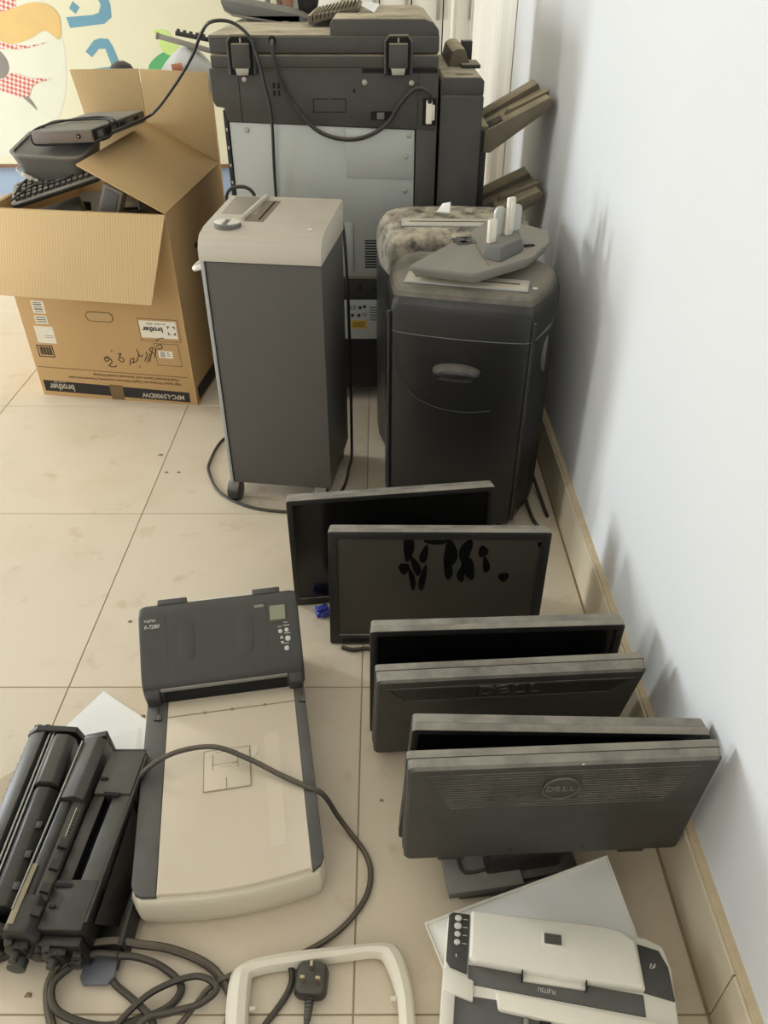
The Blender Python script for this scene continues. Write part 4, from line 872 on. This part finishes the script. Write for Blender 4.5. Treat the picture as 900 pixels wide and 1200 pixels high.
MB().prism([(.500, .195), (.516, .198), (.522, .186), (.514, .18)], -.05, .075, 'x').build('rear_tray_edge', M_WHITE, sc, bevel=.002)
for q in ((-.115, -.06), (.065, .118)): MB().bb(q[0], q[1], .500, .515, .185, .209).build('rear_tray_mount', M_SCG, sc, bevel=.002)
# its cable
tag(MB().tube([(-.415, .775, .02), (-.41, .785, .07), (-.398, .795, .098), (-.355, .825, .103), (-.292, .839, .100), (-.23, .818, .096), (-.175, .793, .088), (-.128, .772, .084), (-.098, .765, .07), (-.075, .752, .03), (-.054, .735, .008), (-.028, .70, .006), (-.018, .668, .006), (-.023, .629, .006), (-.049, .589, .006), (-.087, .557, .006), (-.149, .527, .006), (-.21, .512, .008), (-.245, .492, .012), (-.262, .47, .012), (-.285, .44, .008), (-.32, .40, .006)], .0045, 8).build('scanner_cable', M_CABLEG), 'grey cable draped across the flatbed scanner lid and onto the floor', 'cable')

# ------------------------------------------------------------------ cables bottom left
tag(MB().tube([(-.36, .36, .006), (-.42, .40, .006), (-.46, .444, .008), (-.482, .495, .010), (-.466, .530, .016), (-.43, .545, .024), (-.393, .548, .027), (-.36, .546, .020), (-.316, .544, .010), (-.261, .525, .008), (-.229, .499, .006), (-.215, .471, .006), (-.22, .42, .006), (-.25, .38, .006)], .0062, 8).build('thick_cable', M_CABLEG), 'thick grey cable looping over the loose toner strip near the frame', 'cable')
tag(MB().tube([(-.387, .527, .026), (-.36, .528, .020), (-.323, .519, .010), (-.290, .494, .006), (-.305, .466, .006), (-.354, .448, .006), (-.401, .444, .006), (-.455, .458, .018), (-.472, .49, .020), (-.455, .515, .018), (-.425, .53, .024), (-.387, .5275, .0262)], .0055, 8).build('coiled_cable', M_CABLE), 'black coiled cable loop inside the thick cable', 'cable')
tag(MB().tube([(-.41, .525, .005), (-.39, .50, .006), (-.365, .483, .006), (-.341, .466, .012), (-.318, .444, .014), (-.30, .40, .006)], .005, 8).build('cable_end', M_CABLE), 'straight black cable running from the toner strip to the photo edge', 'cable')
tag(MB().tube([(-.38, .42, .006), (-.365, .444, .016), (-.327, .482, .018), (-.27, .503, .018), (-.236, .488, .018), (-.256, .466, .020), (-.296, .455, .020), (-.33, .444, .022), (-.36, .40, .01)], .005, 8).build('looped_cable', M_CABLE), 'black looped cable lying nearest the white frame', 'cable')
tag(MB().tube([(-.62, .508, .006), (-.567, .532, .006), (-.534, .547, .006), (-.50, .56, .006)], .0055, 8).build('cable_stub', M_CABLE), 'black cable running under the toner cartridges at the left edge', 'cable')
# plug with cord
pg = thing('mains_plug', 'black three-pin mains plug with brass pins lying inside the white frame', 'plug', (-.101, .497, 0), (0, 0, R(-3)))
MB().loft([[(x*.92, y*.92, .004) for x, y in rrect(.046, .046, .012)], [(x, y, .012) for x, y in rrect(.048, .048, .012)], [(x, y, .024) for x, y in rrect(.044, .046, .010)], [(x*.85, y*.9, .029) for x, y in rrect(.044, .046, .010)]]).build('body', M_BLK2, pg, bevel=.001)
for (x, y, a, b) in ((-.011, -.006, .0064, .004), (.011, -.006, .0064, .004), (0, .0125, .004, .008)): MB().bb(x-a/2, x+a/2, y-b/2, y+b/2, .028, .045).build('pin', M_BRASS, pg, bevel=.0006)
rel = MB()
for k in range(6): rel.cyl((0, -.022-.0045*k, .014), (0, -.0255-.0045*k, .014), .0072-.0004*k, 12)
rel.cyl((0, -.02, .014), (0, -.05, .014), .005, 10).build('strain_relief', M_BLK2, pg)
MB().tube([(0, -.048, .014), (-.003, -.07, .010), (-.012, -.10, .006), (-.03, -.14, .006)], .0042, 8).build('cord', M_CABLE, pg)
tag(MB().tube([(-.22, .505, .006), (-.18, .518, .006), (-.15, .530, .016), (-.138, .524, .016), (-.131, .51, .006), (-.134, .488, .006), (-.150, .462, .006), (-.163, .444, .006), (-.19, .40, .006)], .0045, 8).build('thin_cable', M_CABLE), 'thin black cable passing beside the mains plug', 'cable')
# white frame
fr = thing('white_bezel_frame', 'yellowed white plastic rounded frame lying at the bottom of the picture', 'frame', (-.085, .42, 0))
op = catmull([(-.208, .33, 0), (-.212, .40, 0), (-.220, .49, 0), (-.205, .52, 0), (-.147, .535, 0), (-.07, .543, 0), (.004, .549, 0), (.029, .538, 0), (.043, .491, 0), (.048, .437, 0), (.052, .37, 0), (.052, .33, 0)], 5)
ip = catmull([(-.178, .345, 0), (-.182, .40, 0), (-.189, .491, 0), (-.181, .508, 0), (-.128, .517, 0), (-.06, .5265, 0), (-.009, .532, 0), (.006, .520, 0), (.021, .48, 0), (.025, .437, 0), (.028, .38, 0), (.028, .345, 0)], 5)
n_ = len(op); rg = []
for k, (ko, z) in enumerate(((0, .004), (0, .018), (.18, .026), (.55, .030), (.9, .026), (1, .018), (1, .006))): rg.append([(op[i].lerp(ip[i], ko).x, op[i].lerp(ip[i], ko).y, z) for i in range(n_)])
vs = [p for r_ in rg for p in r_]; fs = []; m__ = len(rg)
for k in range(m__):
    k2 = (k+1) % m__
    for i in range(n_-1): fs.append((k*n_+i, k*n_+i+1, k2*n_+i+1, k2*n_+i))
fs += [[k*n_ for k in range(m__)], [k*n_+n_-1 for k in range(m__)][::-1]]
MB().add(vs, fs).build('rim', M_OFFW, fr, world=True)
MB().bb(-.208, .052, .315, .345, .004, .028).build('lower_rim', M_OFFW, fr, bevel=.005, world=True)
for x, y in ((-.182, .462), (.017, .475)): MB().cyl((x-.004, y, .014), (x+.004, y, .014), .0035, 10).build('clip', M_WHITE, fr, world=True)
MB().bb(-.104, -.101, .517, .526, .012, .020).build('rim_tab', M_WHITE, fr, world=True)

# ------------------------------------------------------------------ toner cartridges
def end_gears(parent, y, sgn, cx, cz, w_):
    mb = MB().cyl((cx-.012, y, cz), (cx-.012, y+sgn*.010, cz), .017, 18).cyl((cx+.018, y, cz-.012), (cx+.018, y+sgn*.012, cz-.012), .011, 14)
    mb.build('gear', M_TON, parent, bevel=.001)
    MB().cyl((cx-.012, y+sgn*.010, cz), (cx-.012, y+sgn*.022, cz), .006, 12).build('spindle', M_TONG, parent)
    for k in range(3): MB().box((cx-.02+.02*k, y+sgn*.003, cz+.016-.006*k), (.012, .012, .012), (0, .3*k, .2)).build('end_tab', M_TON, parent, bevel=.0015)
def end_teeth(mb, cx, cz, y, r_, th, n=16):
    for k in range(n):
        a = 2*math.pi*k/n; mb.box((cx+r_*math.cos(a), y, cz+r_*math.sin(a)), (.003, th, .003), (0, -a, 0))
    return mb
GR = 'used toner cartridges piled beside the scanner'
c1 = thing('toner_cartridge', 'leftmost used toner cartridge with perforated grey edge and metal rods', 'toner cartridge', (-.588, .72, 0), (0, 0, R(1)), group=GR)
L1 = .165
MB().prism([(-.050, .012), (-.050, .060), (-.044, .074), (-.030, .083), (-.014, .085), (-.010, .070), (-.010, .010)], -L1, L1, 'y').build('drum_housing', M_TONG, c1, bevel=.002)
MB().prism([(.004, .008), (.004, .078), (.014, .088), (.032, .086), (.046, .070), (.048, .020), (.03, .006)], -L1+.015, L1-.115, 'y').build('toner_hopper', M_TON, c1, bevel=.003)
MB().prism([(.004, .020), (.004, .084), (.014, .094), (.034, .091), (.044, .078), (.044, .03)], L1-.11, L1-.012, 'y').build('grip_cover', M_TONG, c1, bevel=.003)
MB().bb(-.010, .005, -L1, L1, .008, .068).build('gap_floor', M_HOLE, c1)
for x in (-.0065, .0005): MB().cyl((x, -L1, .078), (x, L1, .078), .0022, 10).build('metal_rod', M_ROD, c1)
pm = MB()
for k in range(18): pm.box((-.0466, -.14+.0165*k, .067), (.002, .003, .003))
pm.build('perforations', M_HOLE, c1, kind='stuff')
e1 = MB().prism([(-.048, .010), (-.050, .07), (-.03, .088), (.01, .084), (.04, .08), (.050, .05), (.046, .006)], L1, L1+.012, 'y').build('end_cap', M_TON, c1, bevel=.002)
end_gears(c1, L1+.012, 1, -.015, .055, 0)
MB().prism([(-.048, .010), (-.050, .06), (-.03, .080), (.02, .074), (.042, .06), (.046, .006)], -L1-.014, -L1, 'y').build('end_cap', M_TON, c1, bevel=.002)
end_gears(c1, -L1-.014, -1, 0, .042, 0)
for k in range(3): MB().box((.038, -.12+.05*k, .083), (.010, .012, .006)).build('lug', M_TON, c1, bevel=.001)
c2t = thing('toner_cartridge', 'middle used toner cartridge with a small white label on its side', 'toner cartridge', (-.508, .70, 0), (0, R(0), R(-2.5)), group=GR)
L2 = .160
MB().prism([(-.026, .006), (-.028, .078), (-.020, .098), (.004, .104), (.018, .094), (.022, .05), (.016, .004)], L2-.12, L2, 'y').build('top_housing', M_TONG, c2t, bevel=.002)
MB().prism([(-.026, .006), (-.028, .074), (-.020, .090), (-.006, .092), (.006, .078), (.022, .05), (.016, .004)], -L2+.04, L2-.12, 'y').build('hopper', M_TON, c2t, bevel=.003)
MB().cyl((.004, -L2+.04, .072), (.004, L2-.10, .072), .016, 20).build('drum', M_BLK2, c2t)
MB().tube([(-.022, -L2+.02, .0945), (-.022, L2-.01, .0995)], .0022, 6, 0).build('edge_rod', M_ROD, c2t)
MB().prism([(-.030, .006), (-.032, .072), (-.020, .094), (.008, .092), (.024, .07), (.022, .004)], -L2-.01, -L2+.045, 'y').build('end_block', M_TON, c2t, bevel=.003)
MB().prism([(-.031, .05), (-.0325, .074), (-.021, .0955), (-.012, .0952)], -L2+.0, -L2+.09, 'y').build('worn_edge', mat('worn_toner_edge', (150, 138, 110), .6, .2, 20), c2t, bevel=.001)
lbm = MB().add([(.0085, -.02, .0875), (.0085, .03, .0875), (.0155, .03, .0815), (.0155, -.02, .0815), (.0075, -.02, .0865), (.0075, .03, .0865), (.0145, .03, .0805), (.0145, -.02, .0805)], [(0, 1, 2, 3), (7, 6, 5, 4), (0, 1, 5, 4), (1, 2, 6, 5), (2, 3, 7, 6), (3, 0, 4, 7)])
lb_ = lbm.build('label', M_LABEL, c2t)
pm = MB()
for k in range(7): pm.box((.012, -.014+.006*k, .0846), (.005, .0025, .002), (0, R(40), 0))
pm.build('label_bars', M_INK, lb_)
end_gears(c2t, -L2-.01, -1, 0, .05, 0)
MB().cyl((-.012, -L2-.02, .03), (-.012, -L2-.034, .03), .014, 18).build('drive_gear', M_TONG, c2t, bevel=.001)
MB().prism([(-.026, .02), (-.026, .09), (.016, .104), (.022, .04)], L2, L2+.012, 'y').build('end_cap', M_TON, c2t, bevel=.002)
for k in range(4): MB().box((.012, -.14+.035*k, .090), (.014, .014, .010), (0, .4, 0)).build('lug', M_TON, c2t, bevel=.001)
c3 = thing('toner_cartridge', 'third used toner cartridge with long flat top channel, nearest the scanner', 'toner cartridge', (-.450, .688, 0), (0, 0, R(-3.5)), group=GR)
L3 = .152
MB().prism([(-.034, .02), (-.034, .085), (.030, .090), (.036, .06), (.034, .02)], L3-.085, L3, 'y').build('far_shoulder', M_TONG, c3, bevel=.003)
MB().prism([(-.036, .008), (-.036, .078), (-.014, .082), (-.014, .008)], -L3+.07, L3-.085, 'y').build('side_rail', M_TON, c3, bevel=.002)
MB().prism([(-.016, .012), (-.016, .060), (.004, .062), (.004, .012)], -L3+.07, L3-.085, 'y').build('well', M_HOLE, c3)
MB().prism([(.000, .010), (.000, .084), (.030, .086), (.034, .05), (.032, .010)], -L3+.06, L3-.08, 'y').build('top_channel', M_TONG, c3, bevel=.002)
MB().prism([(-.038, .010), (-.038, .082), (.030, .088), (.034, .05), (.032, .010)], -L3, -L3+.075, 'y').build('near_shoulder', M_TON, c3, bevel=.003)
for q in ((-.036, -.008, -L3+.062, -L3+.067, .083, .086), (-.03, -.022, -L3+.03, -L3+.034, .083, .087), (-.014, .012, L3-.09, L3-.084, .086, .091), (-.03, -.018, L3-.06, L3-.056, .086, .090)): MB().bb(*q).build('ridge', M_HOLE, c3)
MB().prism([(-.030, .012), (-.034, .065), (.028, .07), (.034, .012)], -L3-.014, -L3, 'y').build('end_cap', M_TON, c3, bevel=.002)
end_gears(c3, -L3-.014, -1, 0, .045, 0)
end_teeth(MB(), -.012, .045, -L3-.020, .0175, .008).build('gear_teeth', M_TON, c3)
MB().prism([(-.030, .02), (-.034, .075), (.028, .08), (.034, .02)], L3, L3+.012, 'y').build('end_cap', M_TON, c3, bevel=.002)
MB().tube([(.033, -L3+.01, .088), (.034, L3-.01, .088)], .003, 6, 0).build('edge_bead', M_TON, c3)
pf_ = MB().add([(.035, -.13, .06), (.037, .05, .075), (.060, .03, .03), (.058, -.11, .012), (.036, -.13, .062), (.038, .05, .077), (.0615, .03, .031), (.0595, -.11, .013)], [(3, 2, 1, 0), (4, 5, 6, 7), (0, 1, 5, 4), (1, 2, 6, 5), (2, 3, 7, 6), (3, 0, 4, 7)])
pf_.build('side_flap', M_TON, c3)
s4 = thing('toner_tray_strip', 'long flat dark ribbed plastic strip with blue-grey end beside the cartridges', 'plastic strip', (-.400, .640, .008), (R(3.5), R(-10), R(-3)))
MB().prism([(-.034, .004), (-.034, .012), (.020, .012), (.020, .004)], -.125, .150, 'y').build('plate', M_TON, s4, bevel=.001)
MB().prism([(.018, .004), (.020, .030), (.027, .030), (.032, .004)], -.10, .150, 'y').build('side_wall', M_TON, s4, bevel=.001)
for k in range(6): MB().bb(-.033, .019, -.10+.045*k, -.0975+.045*k, .0118, .0145).build('rib', M_TON, s4)
MB().box((.0265, -.02, .022), (.014, .03, .020)).build('side_clip', M_TON, s4, bevel=.002)
MB().prism([(-.032, -.105), (.018, -.105), (.020, -.135), (.012, -.146), (-.026, -.146), (-.034, -.135)], .0075, .0135, 'z').build('blue_end', M_TONB, s4, bevel=.002)
# paper sheets beneath
sh = thing('paper_sheet', 'white creased paper sheet lying under the toner cartridges', 'paper', (-.54, .93, 0))
MB().hexa([(-.665, .865, .001), (-.445, .84, .001), (-.448, .965, .003), (-.565, 1.048, .001), (-.665, .865, .0016), (-.445, .84, .0016), (-.448, .965, .006), (-.565, 1.048, .0016)]).build('sheet', M_PAPER, sh, world=True, smooth=False)
MB().hexa([(-.47, .955, .004), (-.442, .93, .001), (-.437, .85, .001), (-.46, .85, .003), (-.47, .955, .0065), (-.442, .93, .0022), (-.437, .85, .0022), (-.46, .85, .0045)]).build('folded_edge', M_PAPER, sh, world=True, smooth=False)
tag(MB().hexa([(-.79, .76, .0006), (-.60, .74, .0006), (-.60, .862, .0006), (-.665, .868, .0006), (-.79, .76, .0014), (-.60, .74, .0014), (-.60, .862, .0014), (-.665, .868, .0014)]).build('beige_card', mat('beige_card', (192, 176, 148), .7, .04)), 'thin beige card on the floor left of the cartridges', 'card')

# ------------------------------------------------------------------ white scanner bottom right with loose panel
wpn = thing('plastic_sheet', 'loose thin white plastic sheet lying behind the small white scanner', 'sheet', (.22, .60, .03))
pp = [Vector(p) for p in ((.066, .565, .042), (.358, .664, .055), (.392, .46, .030), (.110, .455, .030))]
dn = Vector((0, 0, -.008))
MB().hexa([p+dn for p in pp]+pp).build('sheet_body', mat('bright_white_plastic', (240, 237, 230), .45, .03), wpn, bevel=.003, world=True)
rim = MB()
rim.tube([p+Vector((0, 0, .001)) for p in (pp[3], pp[0], pp[1], pp[2])], .0028, 6, 0).build('raised_rim', M_WHITE, wpn, world=True)
wn = thing('sheetfed_scanner', 'small white desktop scanner with grey button strip, bottom right corner', 'scanner', (.227, .472, 0), (0, 0, R(-8)))
# local: x right, y back, top at .115
body = [(-.150, -.16), (.150, -.16), (.152, .02), (.147, .062), (.13, .075), (-.138, .075), (-.148, .068), (-.150, .04)]
MB().loft([[(x*.97, y, .0) for x, y in body], [(x, y, .012) for x, y in body], [(x, y, .075) for x, y in body], [(x*.985, y*.985, .084) for x, y in body]]).build('body', M_WHITE, wn, bevel=.002)
MB().prism([(-.147, .064), (-.147, -.028), (-.140, -.038), (-.110, -.044), (-.110, .070), (-.140, .070)], .083, .0875, 'z').build('button_strip', M_SCG, wn, bevel=.001)
for k, r_ in enumerate((.0062, .0066, .0054, .0054)): MB().cyl((-.130, .058-.0165*k, .087), (-.130, .058-.0165*k, .0905), r_, 16).build('button', M_PALEBTN, wn, bevel=.0008)
MB().cyl((-.130, -.008, .0872), (-.130, -.008, .0884), .006, 16).build('dark_button', M_BLK2, wn)
pm = MB()
for k in range(4): pm.bb(-.121, -.113, .057-.0165*k, .0582-.0165*k, .0873, .0879)
pm.bb(-.131, -.129, -.02, -.014, .0873, .0879).build('button_captions', M_PALEBTN, wn)
MB().prism([(.118, .058), (.140, .050), (.147, .02), (.149, -.04), (.120, -.034)], .083, .0875, 'z').build('right_strip', M_SCG, wn, bevel=.001)
t = MB(); put_text(t, 'fi', .014, Matrix.Translation((.133, .018, .0879)) @ Matrix.Rotation(R(185), 4, 'Z'), 0, .3); t.build('strip_lettering', M_PALEBTN, wn, smooth=False)
lo_ = [(-.108, .072), (.08, .078), (.108, .072), (.118, .055), (.121, -.034), (.02, -.036), (-.100, -.030), (-.108, -.022)]
cv = MB().loft([[(x, y, .084) for x, y in lo_], [(x, y, .094) for x, y in lo_], [(x*.97, .02+(y-.02)*.95, .099) for x, y in lo_]]).build('top_cover', M_WHITE, wn, bevel=.002)
bd_ = MB().prism([(x+.008, y+.034) for x, y in rrect(.032, .029, .003)], .0985, .1000, 'z').build('emblem_well', M_WHITE, cv, bevel=.0006)
MB().prism([(x+.007, y+.034) for x, y in rrect(.024, .021, .002)], .0995, .1004, 'z').build('emblem', M_SCSIDE, bd_)
for q in (.0285, .034, .0395): MB().bb(-.003, .016, q-.0012, q+.0012, .1003, .1009).build('emblem_bar', M_BLK2, bd_)
MB().bb(-.035, .05, -.043, -.033, .082, .090).build('cover_hinge', M_WHITE, cv, bevel=.001)
for q in (-.036, .0495): MB().bb(q, q+.0015, -.045, -.03, .084, .097).build('hinge_gap', M_HOLE, cv)
MB().prism([(-.108, -.030), (.120, -.037), (.120, -.064), (-.108, -.056)], .078, .0855, 'z').build('front_strip', M_SCSIDE, wn, bevel=.001)
t = MB(); put_text(t, 'FUJITSU', .0075, Matrix.Translation((-.002, -.050, .0858)) @ Matrix.Rotation(R(178), 4, 'Z'), 0, width=.023); t.build('lettering', M_PALEBTN, wn, smooth=False)
MB().prism([(-.150, -.040), (-.10, -.052), (-.10, -.078), (-.148, -.070)], .080, .089, 'z').build('left_shoulder', M_WHITE, wn, bevel=.002)
MB().prism([(-.07, -.062), (.150, -.072), (.150, -.100), (-.066, -.084)], .078, .092, 'z').build('front_bar', M_OFFW, wn, bevel=.003)
MB().bb(-.135, .14, -.155, -.07, .074, .0845).build('inner_tray', M_SCSIDE, wn, bevel=.001)
for x in (-.03, .025, .07): MB().box((x, -.10, .087), (.006, .022, .008)).build('feed_finger', M_MIDG, wn, bevel=.001)
for x in (-.005, .05, .10): MB().box((x, -.094, .0862), (.014, .010, .005)).build('roller_gap', M_HOLE, wn)
MB().bb(-.150, -.128, -.16, -.07, .075, .0875).build('left_rail', M_WHITE, wn, bevel=.002)
MB().bb(-.128, -.085, -.16, -.125, .080, .0865).build('corner_plate', M_WHITE, wn, bevel=.001)
MB().bb(.128, .152, -.16, -.095, .075, .0875).build('right_rail', M_WHITE, wn, bevel=.002)
def remap(o):
    for c in o.children:
        for v in c.data.vertices:
            v.co.y = (v.co.y+.034)*.68 if v.co.y > -.034 else v.co.y+.034
            if v.co.x < -.108: v.co.x = -.108+(v.co.x+.108)*.8
            if v.co.x > .11: v.co.x = .113+(v.co.x-.11)*1.4
        remap(c)
remap(wn)
# floor crumbs
for x, y, s_, lab in ((-.47, .986, .006, 'tiny brown crumb at the tip of the white paper sheet'), (-.66, 1.955, .008, 'largest brown crumb on the tiles before the carton'), (-.62, 1.86, .006, 'tiny brown crumb on the tiles, left of a pair near the grey shredder'), (-.585, 1.86, .006, 'tiny brown crumb on the tiles, right of a pair near the grey shredder'),
        (-.565, 1.25, .005, 'tiny brown crumb on the open floor left of the flatbed scanner feeder'), (-.245, .52, .006, 'tiny brown crumb between the looped cables and the white frame'), (-.51, .485, .006, 'tiny brown crumb on the floor left of the looped cables'), (.0, .80, .004, 'tiny brown crumb on the tile between flatbed scanner and monitors')):
    tag(MB().hexa([(x-s_, y-s_*.5, .0002), (x+s_, y-s_*.6, .0002), (x+s_*.7, y+s_*.5, .0002), (x-s_*.6, y+s_*.6, .0002), (x-s_*.5, y-s_*.3, .003), (x+s_*.4, y-s_*.2, .004), (x+s_*.3, y+s_*.3, .003), (x-s_*.3, y+s_*.2, .003)]).build('crumb', mat('crumb', (150, 126, 94), .9)), lab, 'debris', 'crumbs on the floor')
